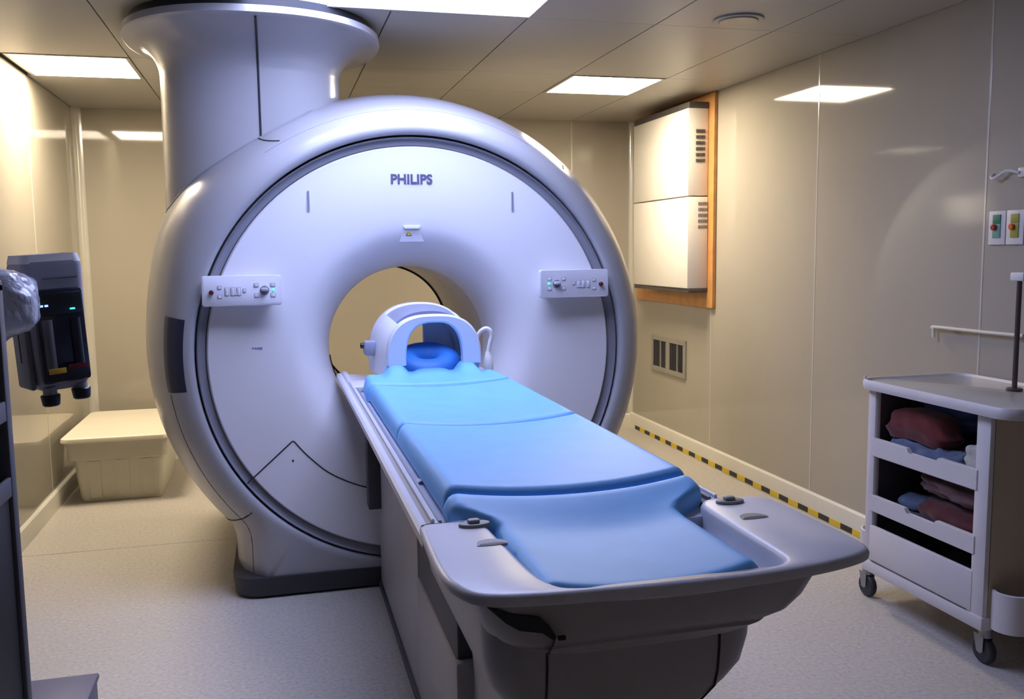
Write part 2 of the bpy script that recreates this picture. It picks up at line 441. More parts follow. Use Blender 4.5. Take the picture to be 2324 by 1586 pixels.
def cover_ring(r, y, w):
    ring = [surf(2 * PI * k / NT, r, y, w) for k in range(NT)]
    if w > 0:
        for s__ in (-1, 1):
            th = math.atan2(-(CZ - 0.03), s__ * w) % (2 * PI)
            ring[round(th / (2 * PI) * NT) % NT] = (CX + s__ * w, Y0 + y, 0.03)
    return ring
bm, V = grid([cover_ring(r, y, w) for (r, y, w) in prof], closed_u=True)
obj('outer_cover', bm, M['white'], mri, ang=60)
# grey recessed channel ring
def revolve(pr, n=128, a0=0.0, a1=2 * PI):
    full = abs(a1 - a0 - 2 * PI) < 1e-6
    k = n if full else n + 1
    return grid([[(CX + r * math.cos(a0 + (a1 - a0) * j / n), Y0 + y, CZ + r * math.sin(a0 + (a1 - a0) * j / n)) for j in range(k)] for r, y in pr], closed_u=full)[0]
obj('channel_ring', revolve([(0.8845, 0.07), (0.879, 0.07), (0.877, 0.020), (0.873, 0.016), (0.870, 0.034), (0.866, 0.036), (0.846, 0.043), (0.841, 0.06)]), M['channel'], mri)
# face panel flaring into the bore
fp = [(0.842, 0.06), (0.841, 0.035), (0.834, 0.026), (0.75, 0.030), (0.65, 0.036), (0.56, 0.044)]
for k in range(1, 15):
    t_ = PI / 2 * k / 14
    fp.append((0.535 - 0.185 * math.sin(t_), 0.048 + 0.30 * (1 - math.cos(t_)) ))
obj('face_panel', revolve(fp, 160), M['face'], mri, ang=40)
obj('bore_liner', revolve([(0.350, 0.35), (0.348, 0.36), (0.348, 1.24)]), M['bore'], mri)
obj('bore_rear_seam', revolve([(0.349, 1.235), (0.338, 1.237), (0.338, 1.252), (0.349, 1.254)]), M['seam'], mri)
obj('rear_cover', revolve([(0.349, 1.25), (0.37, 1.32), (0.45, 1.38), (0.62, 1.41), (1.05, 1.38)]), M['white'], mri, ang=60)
# plinth
def foot_ring(z, w, y0, y1, r):
    o = [(CX + u, (y0 + y1) / 2 + v) for u, v in rrect(2 * w, y1 - y0, r, 8)]
    return [(x, y, z) for x, y in o]
bm, V = grid([foot_ring(0.0, 0.75, Y0 + 0.01, Y0 + 1.36, 0.10), foot_ring(0.012, 0.776, Y0 - 0.010, Y0 + 1.40, 0.11), foot_ring(0.088, 0.782, Y0 - 0.014, Y0 + 1.40, 0.11)], closed_u=True)
bm.faces.new(V[0]); bm.faces.new(V[-1])
obj('plinth', bm, M['plinth'], mri)
# column up to the ceiling with trumpet flange
cxc, cyc = -0.062, 4.25
def ell(z, rx, ry, cx=cxc, cy=cyc, n=96, e=2.3):
    out = []
    for k in range(n):
        a = 2 * PI * k / n; c, s = math.cos(a), math.sin(a)
        out.append((cx + rx * math.copysign(abs(c) ** (2 / e), c), cy + ry * math.copysign(abs(s) ** (2 / e), s), z))
    return out
rows = [ell(1.25, 0.385, 0.32), ell(2.15, 0.378, 0.32)]
def flare(f):
    a = PI / 2 * f; return 2.15 + 0.138 * math.sin(a), (1 - math.cos(a))
for k in range(1, 15):
    z_, q = flare(k / 14)
    rows.append(ell(z_, 0.378 + 0.146 * q, 0.32 + 0.286 * q, cxc + 0.02 * q, cyc - 0.04 * q))
rows.append(ell(2.292, 0.532, 0.614, cxc + 0.02, cyc - 0.04)); rows.append(ell(2.318, 0.530, 0.612, cxc + 0.02, cyc - 0.04))
bm, V = grid(rows, closed_u=True); bm.faces.new(V[-1])
obj('ceiling_column', bm, M['white'], mri, ang=50)
bm, V = grid([ell(2.315, 0.505, 0.585, cxc + 0.02, cyc - 0.04), ell(ZC + 0.006, 0.505, 0.585, cxc + 0.02, cyc - 0.04)], closed_u=True); bm.faces.new(V[0]); bm.faces.new(V[-1])
obj('column_gasket', bm, M['seam'], mri)  # shadow between flange and ceiling, put in as a black ring
# vertical seam on the column
seam_pts = [(-0.030, cyc - 0.3205, 1.80), (-0.030, cyc - 0.3205, 2.15)]
for k in range(1, 14):
    z_, q = flare(k / 14); seam_pts.append((-0.030, cyc - 0.04 * q - 0.3205 - 0.286 * q, z_ - 0.001))
obj('column_seam', tube(seam_pts, 0.0045, 8), M['seam'], mri)
# joint line where the column meets the round cover
def cover_r(y):
    for (r0, y0, w0), (r1, y1, w1) in zip(prof[3:], prof[4:]):
        if y0 <= y <= y1: return r0 + (r1 - r0) * (y - y0) / (y1 - y0)
    return prof[-1][0]
jl = []
for k in range(0, 44):
    a = R_(178 + k * 3.0 if k < 44 else 0)
    c_, s__ = math.cos(a), math.sin(a)
    ex_, ey_ = cxc + 0.3805 * math.copysign(abs(c_) ** (2 / 2.3), c_), cyc + 0.322 * math.copysign(abs(s__) ** (2 / 2.3), s__)
    rr_ = cover_r(ey_ - Y0)
    for it in range(6):
        zz_ = CZ + math.sqrt(max(0.01, rr_ ** 2 - (ex_ - CX) ** 2))
        dd_ = math.degrees(math.atan2(zz_ - CZ, ex_ - CX))
        rr_ = cover_r(ey_ - Y0) + 0.055 * min(1, (cover_r(ey_ - Y0) - 0.93) / 0.12) * math.exp(-((dd_ - 146) / 17.0) ** 2)
    jl.append((ex_, ey_, zz_))
obj('column_joint', tube(jl, 0.0045, 8), M['channel'], mri)
# seams that lie on the outer cover
def prof_at(y):
    for (r0, y0, w0), (r1, y1, w1) in zip(prof[3:], prof[4:]):
        if y0 <= y <= y1:
            f = (y - y0) / (y1 - y0); return r0 + (r1 - r0) * f, w0 + (w1 - w0) * f
    return prof[3][0], prof[3][2]
def on_cover(deg, y):
    r, w = prof_at(y); return surf(R_(deg), r, y, w, 0.0005)
obj('cover_seam', tube([on_cover(d, 0.03 + (222 - d) * 0.0) if False else on_cover(222 - 0.0, y) for y in [0.0, 0.02, 0.05, 0.09, 0.14, 0.2, 0.27, 0.35, 0.5] for d in [0]], 0.0035, 6), M['seam'], mri)
obj('cover_seam', tube([on_cover(d, 0.06) for d in range(188, 233, 2)], 0.0015, 6), M['seam'], mri)
obj('cover_seam', tube([on_cover(d, 0.06) for d in range(60, 128, 2)], 0.0012, 6), M['channel'], mri)
obj('cover_seam', tube([on_cover(124.6 - 0.12 * k * k, 0.225 - 0.028 * k) for k in range(0, 6)], 0.003, 6), M['seam'], mri)
obj('cover_notch', tube([on_cover(49, y) for y in (0.10, 0.13, 0.16)], 0.003, 6), M['seam'], mri)
# navy label with faint pale line on the left of the cover
rows = []
for i in range(9):
    y = -0.004 + 0.085 * i / 8
    row = []
    for j in range(17):
        r, w = prof_at(max(y, -0.008)); row.append(surf(R_(170 + 17.5 * j / 16), r + 0.0015, y - 0.0012, w))
    rows.append(row)
bm, V = grid(rows)
obj('side_label', bm, M['navy'], mri)
# panel seams on the face (lower access panel)
def face_y(r):
    for (r0, y0), (r1, y1) in zip(fp[2:], fp[3:]):
        if r1 <= r <= r0: return y0 + (y1 - y0) * (r0 - r) / (r0 - r1)
    return fp[2][1]
def on_face(x, z, off=0.0):
    r = math.hypot(x - CX, z - CZ); return (x, Y0 + face_y(r) - off, z)
pth = smooth_path([(-0.145, 0, 0.47), (-0.07, 0, 0.535), (0.045, 0, 0.635)], 6) + smooth_path([(0.052, 0, 0.634), (0.11, 0, 0.565), (0.20, 0, 0.485), (0.335, 0, 0.42), (0.45, 0, 0.40)], 6)
obj('face_seam', tube([on_face(p.x, p.z) for p in pth], 0.0028, 6), M['seam'], mri)
fx, fy, fz = on_face(-0.092, 1.022)
M['print'] = mat('print_blue', (0.20, 0.20, 0.48), rough=0.5)
for k in range(7):
    obj('small_print', bx(fx - 0.036 + k * 0.0105, fx - 0.028 + k * 0.0105, fy - 0.0005, fy + 0.002, fz - 0.003, fz + 0.003), M['print'], mri, smooth=False)
mir = [Vector((2 * CX - p.x, 0, p.z)) for p in pth]
obj('face_seam', tube([on_face(p.x, p.z) for p in mir], 0.0028, 6), M['seam'], mri)
obj('face_screw', cyl(on_face(0.045, 0.555, 0.002), 'y', 0.004, 0.004, 12), M['seam'], mri)
for sx in (0.143, 0.985):
    fx, fy, fz = on_face(sx, 1.605)
    o_ = [(u, v) for u, v in rrect(0.013, 0.085, 0.006, 4)]
    s_ = obj('slot', prism(o_, lambda u, v, d: (fx + u, fy - d, fz + v), -0.004, 0.0015), M['key'], mri)
    o2 = [(u * 0.55, v * 0.93) for u, v in o_]
    obj('slot_groove', prism(o2, lambda u, v, d: (fx + u, fy - d, fz + v), 0.0015, 0.0022), M['keyring'], s_)
# lower-left bore edge seams
obj('bore_seam', tube([(CX + 0.347 * math.cos(R_(a)), Y0 + 0.36, CZ + 0.347 * math.sin(R_(a))) for a in range(186, 250, 4)], 0.004, 6), M['seam'], mri)
obj('bore_seam', tube([(CX + 0.344 * math.cos(R_(196)), y, CZ + 0.344 * math.sin(R_(196))) for y in (Y0 + 0.5, Y0 + 0.8, Y0 + 1.2)], 0.005, 6), M['seam'], mri)
# recess with the laser warning triangle
bm = bmesh.new()
tz = 1.474
trap = [(-0.030, 0.022), (0.030, 0.022), (0.052, -0.034), (-0.052, -0.034)]
fx, fy, fz = on_face(0.558, tz)
obj('laser_recess', prism(trap, lambda u, v, d: (fx + u, fy - d, fz + v), -0.004, 0.0008), M['key'], mri)
hood = [(-0.036, 0.030), (0.036, 0.030), (0.030, 0.020), (-0.030, 0.020)]
obj('recess_hood', prism(hood, lambda u, v, d: (fx + u, fy - d, fz + v), -0.004, 0.014), M['face'], mri)
wl = obj('warning_label', prism([(0, 0.019), (0.0125, -0.004), (-0.0125, -0.004)], lambda u, v, d: (fx - 0.012 + u, fy - d, fz + v - 0.006), 0.0008, 0.002), M['seam'], mri, smooth=False)
obj('triangle', prism([(0, 0.0145), (0.0088, -0.0022), (-0.0088, -0.0022)], lambda u, v, d: (fx - 0.012 + u, fy - d, fz + v - 0.006), 0.002, 0.0028), M['yellow'], wl, smooth=False)
tag(wl, 'small yellow warning triangle')
# lettering
def text_mesh(body, size, loc, rot, mtl, parent, name='lettering', bold=0.0, ext=0.0006, wscale=1.0):
    cu = bpy.data.curves.new('txt', 'FONT'); cu.body = body; cu.size = size; cu.align_x = 'CENTER'; cu.align_y = 'CENTER'
    cu.extrude = ext; cu.offset = bold; cu.space_character = 1.02
    to = bpy.data.objects.new('txt', cu); COL.objects.link(to)
    bpy.context.view_layer.update()
    me = bpy.data.meshes.new_from_object(to.evaluated_get(bpy.context.evaluated_depsgraph_get()))
    bpy.data.objects.remove(to, do_unlink=True)
    me.transform(Matrix.Diagonal((wscale, 1, 1, 1))); me.transform(rot.to_4x4()); me.transform(Matrix.Translation(loc))
    for p in me.polygons: p.use_smooth = False
    me.materials.clear()
    return link(name, me, mtl, parent)
from mathutils import Euler
rx90 = Euler((PI / 2, 0, 0)).to_matrix()
fx, fy, fz = on_face(0.559, 1.692)
text_mesh('PHILIPS', 0.052, (fx, fy - 0.002, fz), rx90, M['logo'], mri, 'logo_lettering', bold=0.0018, wscale=1.02)
# control panels on both sides of the bore
def control_panel(x0, x1, flip):
    zc_, h = 1.256, 0.118
    y1 = Y0 - 0.045; xm = (x0 + x1) / 2; w_ = x1 - x0
    T = lambda u, v, d: (xm + u, y1 - d, zc_ + v)
    cp = obj('control_panel', prism(rrect(w_, h, 0.011, 5), T, -0.018, 0.0, 0.004), M['tray'], mri, ang=30)
    obj('panel_arm', bx(x0 + 0.03, x1 - 0.03, y1 + 0.014, Y0 + 0.05, zc_ - 0.045, zc_ + 0.03, 0.008), M['face'], mri)
    s = -1 if flip else 1
    e = -w_ / 2 * s     # outer end
    P3 = lambda u, v, d: T(e + s * u, v, d)
    def cap(u, v, r, h_, m_, n):
        c = P3(u, v, 0); return obj(n, cyl((c[0], c[1] + 0.001, c[2]), Vector((0, -1, 0)), r, h_, 20, bev=0.001), m_, cp)
    cap(0.036, -0.004, 0.0088, 0.010, M['seam'], 'button_collar')
    cap(0.036, -0.004, 0.0072, 0.016, M['red'], 'stop_button')
    def keyp(u, v, w2, h2, n='key'):
        c = P3(u, v, 0)
        obj('key_outline', prism(rrect(w2 + 0.003, h2 + 0.003, 0.003, 3), lambda a, b2, d: (c[0] + a, c[1] - d, c[2] + b2), 0.0, 0.0008), M['keyring'], cp)
        obj(n, prism(rrect(w2, h2, 0.003, 3), lambda a, b2, d: (c[0] + a, c[1] - d, c[2] + b2), 0.0, 0.0022, 0.0006), M['tray'], cp)
    for v in (0.013, -0.022): keyp(0.066, v, 0.014, 0.012)
    for u in (0.093, 0.115, 0.137): keyp(u, -0.003, 0.014, 0.030)
    keyp(0.158, 0.0, 0.010, 0.014)
    for u in (0.203, 0.265):
        for v in (0.020, -0.020): keyp(u, v, 0.016, 0.013)
    c = P3(0.234, 0.0, 0)
    obj('joystick_well', cyl((c[0], c[1] + 0.001, c[2]), Vector((0, -1, 0)), 0.018, 0.003, 24, bev=0.001), M['keyring'], cp)
    obj('joystick', bx(c[0] - 0.013, c[0] + 0.013, c[1] - 0.022, c[1], c[2] - 0.003, c[2] + 0.010, 0.004), M['key'], cp)
    c = P3(0.267, 0.002, 0)
    obj('green_led', cyl((c[0], c[1] + 0.0, c[2]), Vector((0, -1, 0)), 0.0042, 0.004, 12), M['led_g'], cp)
    c = P3(0.128, -0.012, 0)
    obj('indicator', cyl((c[0], c[1], c[2]), Vector((0, -1, 0)), 0.003, 0.003, 10), M['plate'], cp)
control_panel(-0.272, 0.026, False)
control_panel(1.080, 1.388, True)
settle(mri)

# ================================================================== PATIENT TABLE
TX = 0.570
tb = thing('patient_table', (TX, 2.6, 0), 'long white patient table on a pedestal leading into the scanner bore', 'patient table')
# table top (shallow trough section) extruded along y
def extr(sec, ys, name, mtl, parent, ang=35, fn=None):
    rows = []
    for y in ys:
        rows.append([(TX + (fn(y)[0] if fn else 1) * u, y, v) for u, v in sec])
    bm, V = grid(rows, closed_u=True); bm.faces.new(V[0]); bm.faces.new(V[-1])
    return obj(name, bm, mtl, parent, ang=ang)
half = [(0.0, 0.850), (0.272, 0.872), (0.284, 0.886), (0.300, 0.886), (0.306, 0.878), (0.318, 0.878), (0.325, 0.872), (0.326, 0.858), (0.300, 0.842), (0.25, 0.835), (0.0, 0.81)]
top_ = [(-u, v) for u, v in half[1:7]][::-1]
sec = [(-u, v) for u, v in reversed(half[:8])] + [(u, v) for u, v in half[1:]] + [(-u, v) for u, v in reversed(half[8:-1])]
extr(sec, [1.60, 1.63, 3.92, 3.95], 'table_top', M['table'], tb)
# side rails with groove
for s in (-1, 1):
    obj('side_rail', tube([(TX + s * 0.296, 1.66, 0.889), (TX + s * 0.296, 3.55, 0.889)], 0.004, 8), M['table'], tb)
    obj('rail_groove', bx(TX + s * 0.282 - 0.0035, TX + s * 0.282 + 0.0035, 1.66, 3.55, 0.880, 0.8885), M['keyring'], tb, smooth=False)
# mounting plate where the head coil sits
obj('coil_plate', bx(TX - 0.30, TX - 0.19, 3.42, 3.60, 0.872, 0.893, 0.008), M['table'], tb)
# end tray with a U-shaped armrest
outer = smooth_path([(-0.320, 1.640, 0), (-0.326, 1.625, 0), (-0.332, 1.50, 0), (-0.333, 1.38, 0), (-0.322, 1.315, 0), (-0.292, 1.262, 0), (-0.22, 1.240, 0), (-0.09, 1.228, 0), (0.05, 1.222, 0), (0.16, 1.224, 0), (0.26, 1.236, 0), (0.345, 1.258, 0), (0.388, 1.285, 0), (0.400, 1.33, 0), (0.400, 1.45, 0), (0.394, 1.60, 0), (0.372, 1.632, 0), (0.335, 1.640, 0)], 5)
inner = smooth_path([(-0.212, 1.640, 0), (-0.206, 1.61, 0), (-0.200, 1.50, 0), (-0.190, 1.34, 0), (-0.176, 1.285, 0), (-0.145, 1.258, 0), (-0.04, 1.247, 0), (0.05, 1.244, 0), (0.12, 1.247, 0), (0.185, 1.256, 0), (0.218, 1.272, 0), (0.228, 1.31, 0), (0.230, 1.40, 0), (0.232, 1.50, 0), (0.234, 1.58, 0), (0.240, 1.615, 0), (0.26, 1.638, 0), (0.275, 1.640, 0)], 5)
ZT = 0.892
rows = []
def off(path, d):
    out = []
    for i, p in enumerate(path):
        t_ = (path[min(i + 1, len(path) - 1)] - path[max(i - 1, 0)]).normalized()
        out.append(Vector((p.x - t_.y * d, p.y + t_.x * d, 0)))
    return out
def at(path, z): return [(TX + p.x, p.y, z) for p in path]
rows = [at(off(outer, 0.014), ZT - 0.022), at(outer, ZT - 0.017), at(off(outer, -0.001), ZT - 0.010), at(off(outer, 0.003), ZT - 0.003), at(off(outer, 0.010), ZT),
        at(off(inner, -0.010), ZT), at(off(inner, -0.003), ZT - 0.003), at(inner, ZT - 0.010), at(inner, ZT - 0.026), [(TX + p.x * 0.985, max(p.y, 1.272), ZT - 0.049) for p in inner]]
bm, V = grid(rows)
for col in (0, -1):
    vs = [r[col] for r in V]
    bm.faces.new(vs)
obj('armrest_tray', bm, M['tray'], tb, ang=45)
obj('tray_floor', bx(TX - 0.235, TX + 0.24, 1.275, 1.655, 0.828, 0.842, 0.004), M['table'], tb)
# grips and finger slots
for (gx, gy) in ((-0.228, 1.600), (0.296, 1.600)):
    bm = bmesh.new()
    o_ = [(0.030 * math.cos(a), 0.017 * math.sin(a)) for a in [2 * PI * k / 24 for k in range(24)]]
    prism(o_, lambda u, v, d: (TX + gx + u, gy + v, ZT + d), -0.002, 0.006, 0.003, bm)
    kn = obj('grip_knob', bm, M['grip'], tb)
    obj('knob_button', bx(TX + gx - 0.013, TX + gx + 0.010, gy - 0.008, gy + 0.008, ZT + 0.004, ZT + 0.013, 0.004), M['grip'], kn)
for (gx, gy) in ((-0.222, 1.495), (0.290, 1.502)):
    sl = [(-0.027, -0.015), (-0.021, 0.008), (0.0, 0.017), (0.021, 0.009), (0.028, -0.012), (0.0, -0.017), (-0.027, -0.015)]
    sl = [(p.x, p.y) for p in smooth_path([(a, b_, 0) for a, b_ in sl], 4)]
    s_ = obj('finger_slot', prism(sl, lambda u, v, d: (TX + gx + u, gy + v, ZT + d), -0.004, 0.0012), M['grip'], tb)
    obj('slot_shadow', prism([(u * 0.86, v * 0.28 - 0.009) for u, v in sl], lambda u, v, d: (TX + gx + u, gy + v, ZT + d), 0.0012, 0.0018), M['lift'], s_)
# bowl-shaped end cover below the tray
def plan_ring(wl, wr, y0, y1, z, r):
    w_ = (wl + wr); c_ = TX + (wr - wl) / 2
    o = [(c_ + u, (y0 + y1) / 2 + v) for u, v in rrect(w_, y1 - y0, r, 10)]
    return [(x, y + 0.035 * (abs(x - c_) / (w_ / 2)) ** 2.5 * (1 if y < (y0 + y1) / 2 else 0), z) for x, y in o]
rings = [(.300, .300, 1.228, 2.02, .882, .05), (.292, .292, 1.231, 2.03, .862, .05), (.282, .276, 1.238, 2.04, .830, .05), (.270, .260, 1.249, 2.05, .806, .055), (.252, .232, 1.268, 2.06, .788, .06),
         (.248, .228, 1.266, 2.06, .784, .06), (.225, .205, 1.285, 2.07, .768, .07), (.185, .165, 1.315, 2.07, .752, .08), (.120, .110, 1.36, 2.07, .742, .09)]
bm, V = grid([plan_ring(a_, b_, c_, d_, z_, r_) for a_, b_, c_, d_, z_, r_ in [(.275, .262, 1.262, 2.0, .826, .04), (.280, .266, 1.257, 2.01, .879, .04)] + rings], closed_u=True)
bm.faces.new(V[0]); bm.faces.new(V[-1])
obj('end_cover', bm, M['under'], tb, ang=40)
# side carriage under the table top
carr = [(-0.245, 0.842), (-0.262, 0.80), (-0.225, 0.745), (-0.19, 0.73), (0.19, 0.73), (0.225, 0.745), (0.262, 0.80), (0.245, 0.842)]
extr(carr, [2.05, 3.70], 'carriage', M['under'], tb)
# pedestal front section (tapers to the floor)
def box_ring(w0, y0, y1, z, r=0.05, cx=TX):
    return [(cx + u, (y0 + y1) / 2 + v, z) for u, v in rrect(2 * w0, y1 - y0, r, 6)]
bm, V = grid([box_ring(0.142, 1.47, 2.05, 0.0), box_ring(0.146, 1.46, 2.06, 0.40), box_ring(0.155, 1.445, 2.07, 0.54), box_ring(0.178, 1.425, 2.08, 0.585), box_ring(0.215, 1.405, 2.09, 0.62, 0.07), box_ring(0.240, 1.395, 2.10, 0.655, 0.07), box_ring(0.250, 1.39, 2.10, 0.70, 0.07), box_ring(0.254, 1.39, 2.10, 0.775, 0.07)], closed_u=True)
bm.faces.new(V[0]); bm.faces.new(V[-1])
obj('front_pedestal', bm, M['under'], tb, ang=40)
for sx in (-0.152, 0.166):
    obj('pedestal_seam', tube([(TX + sx * 0.9, 1.425, 0.585), (TX + sx, 1.405, 0.62), (TX + sx, 1.3945, 0.655), (TX + sx, 1.389, 0.70), (TX + sx, 1.389, 0.76)], 0.0022, 6), M['seam'], tb)
# cable opening, clip and seam at the front left of the end cover
cut = [(-0.283, 0.872), (-0.245, 0.862), (-0.205, 0.853), (-0.190, 0.838), (-0.178, 0.818), (-0.183, 0.812), (-0.200, 0.826), (-0.235, 0.832), (-0.255, 0.845)]
def hull_front(u, v):
    zs_ = [(.882, 1.228), (.862, 1.231), (.830, 1.238), (.806, 1.249), (.788, 1.268), (.768, 1.285), (.752, 1.315)]
    y = zs_[-1][1]
    for (z0_, y0_), (z1_, y1_) in zip(zs_, zs_[1:]):
        if z1_ <= v <= z0_: y = y0_ + (y1_ - y0_) * (z0_ - v) / (z0_ - z1_)
    if v > .882: y = 1.228
    return y + 0.035 * min(1, abs(u) / 0.285) ** 2.5
obj('cable_opening', prism(cut, lambda u, v, d: (TX + u, hull_front(u, v) - d, v), -0.004, 0.0022), M['seam'], tb, smooth=False)
obj('cover_seam', tube([(TX - 0.180, hull_front(-0.18, v) - 0.0005, v) for v in (0.815, 0.80, 0.785, 0.77)], 0.0020, 6), M['seam'], tb)
obj('clip', bx(TX - 0.175, TX - 0.163, hull_front(-.17, .815) - 0.003, hull_front(-.17, .815) + 0.004, 0.811, 0.817, 0.001), M['seam'], tb)
# bellows between the pedestals, rear box up to the scanner
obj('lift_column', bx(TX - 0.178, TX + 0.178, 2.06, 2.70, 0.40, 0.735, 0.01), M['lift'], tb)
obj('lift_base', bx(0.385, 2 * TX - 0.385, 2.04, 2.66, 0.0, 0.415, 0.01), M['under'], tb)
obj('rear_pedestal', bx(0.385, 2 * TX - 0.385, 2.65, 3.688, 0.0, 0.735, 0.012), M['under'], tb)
obj('dock_bracket', bx(0.335, 0.40, 3.60, 3.688, 0.36, 0.74, 0.004), M['lift'], tb)
obj('pedestal_foot', bx(0.375, 2 * TX - 0.375, 1.50, 3.69, 0.0, 0.035, 0.01), M['lift'], tb)
settle(tb)

# ================================================================== MATTRESS CUSHIONS
def cushion(y0, y1, z_top, label, narrow=False, grp='blue mattress sections lying on the patient table'):
    """dished pad with rounded edges; seam ends sweep (crown toward the feet in the middle)"""
    nx, ny = 34, 26
    def hw(v):      # half width at fraction v along (0 = foot end)
        if not narrow: return 0.266
        yy = y0 + (y1 - y0) * v
        a = 0.192; b_ = 0.268
        t_ = min(1, max(0, (yy - 1.585) / 0.075)); t_ = t_ * t_ * (3 - 2 * t_)
        return a + (b_ - a) * t_
    bm = bmesh.new()
    def pt(u, v, side):
        # u, v in [-1, 1], superellipse edge rounding
        eu = 1 - abs(u); 
        ys = y0 + (y1 - y0) * (v * 0.5 + 0.5)
        w_ = hw(v * 0.5 + 0.5)
        x = TX + 0.004 + u * w_ - (0.006 * min(1, max(0, (1.66 - ys) / 0.06)) if narrow else 0)
        y = ys - (0.030 * (1 - u * u) - 0.015) * (1.0 if not narrow or v > 0 else 0.25) + (0.018 * (abs(u) ** 4) if narrow and v < -0.5 else 0) * ((-v - 0.5) * 2 if v < -0.5 else 0)
        ex = min(1.0, (1 - abs(u)) * w_ / 0.028); ey = min(1.0, (1 - abs(v)) * (y1 - y0) / 2 / 0.018)
        rd = math.sqrt(max(0, 1 - (1 - ex) ** 2)) * math.sqrt(max(0, 1 - (1 - ey) ** 2))
        dish = 0.016 * abs(u) ** 2.2 - 0.008
        zt = z_top + dish
        if narrow:
            yy = ys; s_ = min(1, max(0, (1.74 - yy) / 0.20)); zt -= 0.042 * s_ * s_ * (3 - 2 * s_)
        zb = 0.862 + 0.018 * (abs(u) * w_ / 0.27) ** 2
        if narrow and ys < 1.645: zb = 0.843 if ys < 1.62 else 0.862
        mid = zb + 0.012
        return (x, y, mid + (zt - mid) * rd) if side else (x, y, zb)
    def lin(n):
        out = []
        for k in range(n + 1):
            t_ = k / n * 2 - 1
            out.append(math.copysign(1 - (1 - abs(t_)) ** 1.6, t_))
        return out
    us, vs = lin(nx), lin(ny)
    top = [[bm.verts.new(pt(u, v, True)) for u in us] for v in vs]
    bot = [[bm.verts.new(pt(u, v, False)) for u in us] for v in vs]
    for A, fl_ in ((top, 0), (bot, 1)):
        for i in range(ny):
            for j in range(nx):
                q = (A[i][j], A[i][j + 1], A[i + 1][j + 1], A[i + 1][j]); bm.faces.new(q if not fl_ else q[::-1])
    for i in range(ny):
        bm.faces.new((top[i][0], top[i + 1][0], bot[i + 1][0], bot[i][0])); bm.faces.new((top[i][-1], bot[i][-1], bot[i + 1][-1], top[i + 1][-1]))
    for j in range(nx):
        bm.faces.new((top[0][j], bot[0][j], bot[0][j + 1], top[0][j + 1])); bm.faces.new((top[-1][j], top[-1][j + 1], bot[-1][j + 1], bot[-1][j]))
    o = obj('mattress_section', bm, M['vinyl'], ang=60)
    tag(o, label, 'mattress', grp); return o
cushion(1.266, 1.712, 0.927, 'blue foot end mattress section narrowing between the white armrests', narrow=True)
cushion(1.714, 2.420, 0.930, 'wide blue mattress section next to the foot end one')
cushion(2.422, 3.170, 0.930, 'blue mattress section just below the shoulder pad')
# shoulder pad with raised neck collar and two side horns
bm = bmesh.new()
nx, ny = 60, 26
ymin, ymax = 3.172, 3.43
def shp(u, v):
    x = TX + u * (0.272 - 0.012 * v)
    y = ymin + (ymax - ymin) * v - 0.015 * (1 - u * u) * (1 - v) + 0.006
    hn = 0.0
    # collar rising toward the coil: two horns and a centre tongue with dips between
    au = abs(u)
    horn = math.exp(-((au - 0.52) / 0.16) ** 4)
    tongue = math.exp(-((au) / 0.30) ** 4)
    rise = max(0, (v - 0.25) / 0.75); rise = rise * rise * (3 - 2 * rise)
    hn = rise * (0.048 * horn + 0.024 * tongue)
    ex = min(1, (1 - au) * 0.272 / 0.03); ey = min(1, min(v * 0.24, (1 - v) * 0.24) / 0.016)
    rd = math.sqrt(max(0, 1 - (1 - ex) ** 2)) * math.sqrt(max(0, 1 - (1 - ey) ** 2))
    zt = 0.930 + 0.010 * au ** 2 + hn
    zb = 0.874
    return (x, y, zb + 0.006 + (zt - zb - 0.006) * rd), (x, y, zb)
us = [k / nx * 2 - 1 for k in range(nx + 1)]; vs = [k / ny for k in range(ny + 1)]
top = [[bm.verts.new(shp(u, v)[0]) for u in us] for v in vs]
bot = [[bm.verts.new(shp(u, v)[1]) for u in us] for v in vs]
for i in range(ny):
    for j in range(nx):
        bm.faces.new((top[i][j], top[i][j + 1], top[i + 1][j + 1], top[i + 1][j])); bm.faces.new((bot[i][j], bot[i + 1][j], bot[i + 1][j + 1], bot[i][j + 1]))
for i in range(ny):
    bm.faces.new((top[i][0], top[i + 1][0], bot[i + 1][0], bot[i][0])); bm.faces.new((top[i][-1], bot[i][-1], bot[i + 1][-1], top[i + 1][-1]))
for j in range(nx):
    bm.faces.new((top[0][j], bot[0][j], bot[0][j + 1], top[0][j + 1])); bm.faces.new((top[-1][j], top[-1][j + 1], bot[-1][j + 1], bot[-1][j]))
sp = obj('shoulder_pad', bm, M['vinyl'], ang=60)
tag(sp, 'blue shoulder pad with raised neck collar in front of the head coil', 'pad')

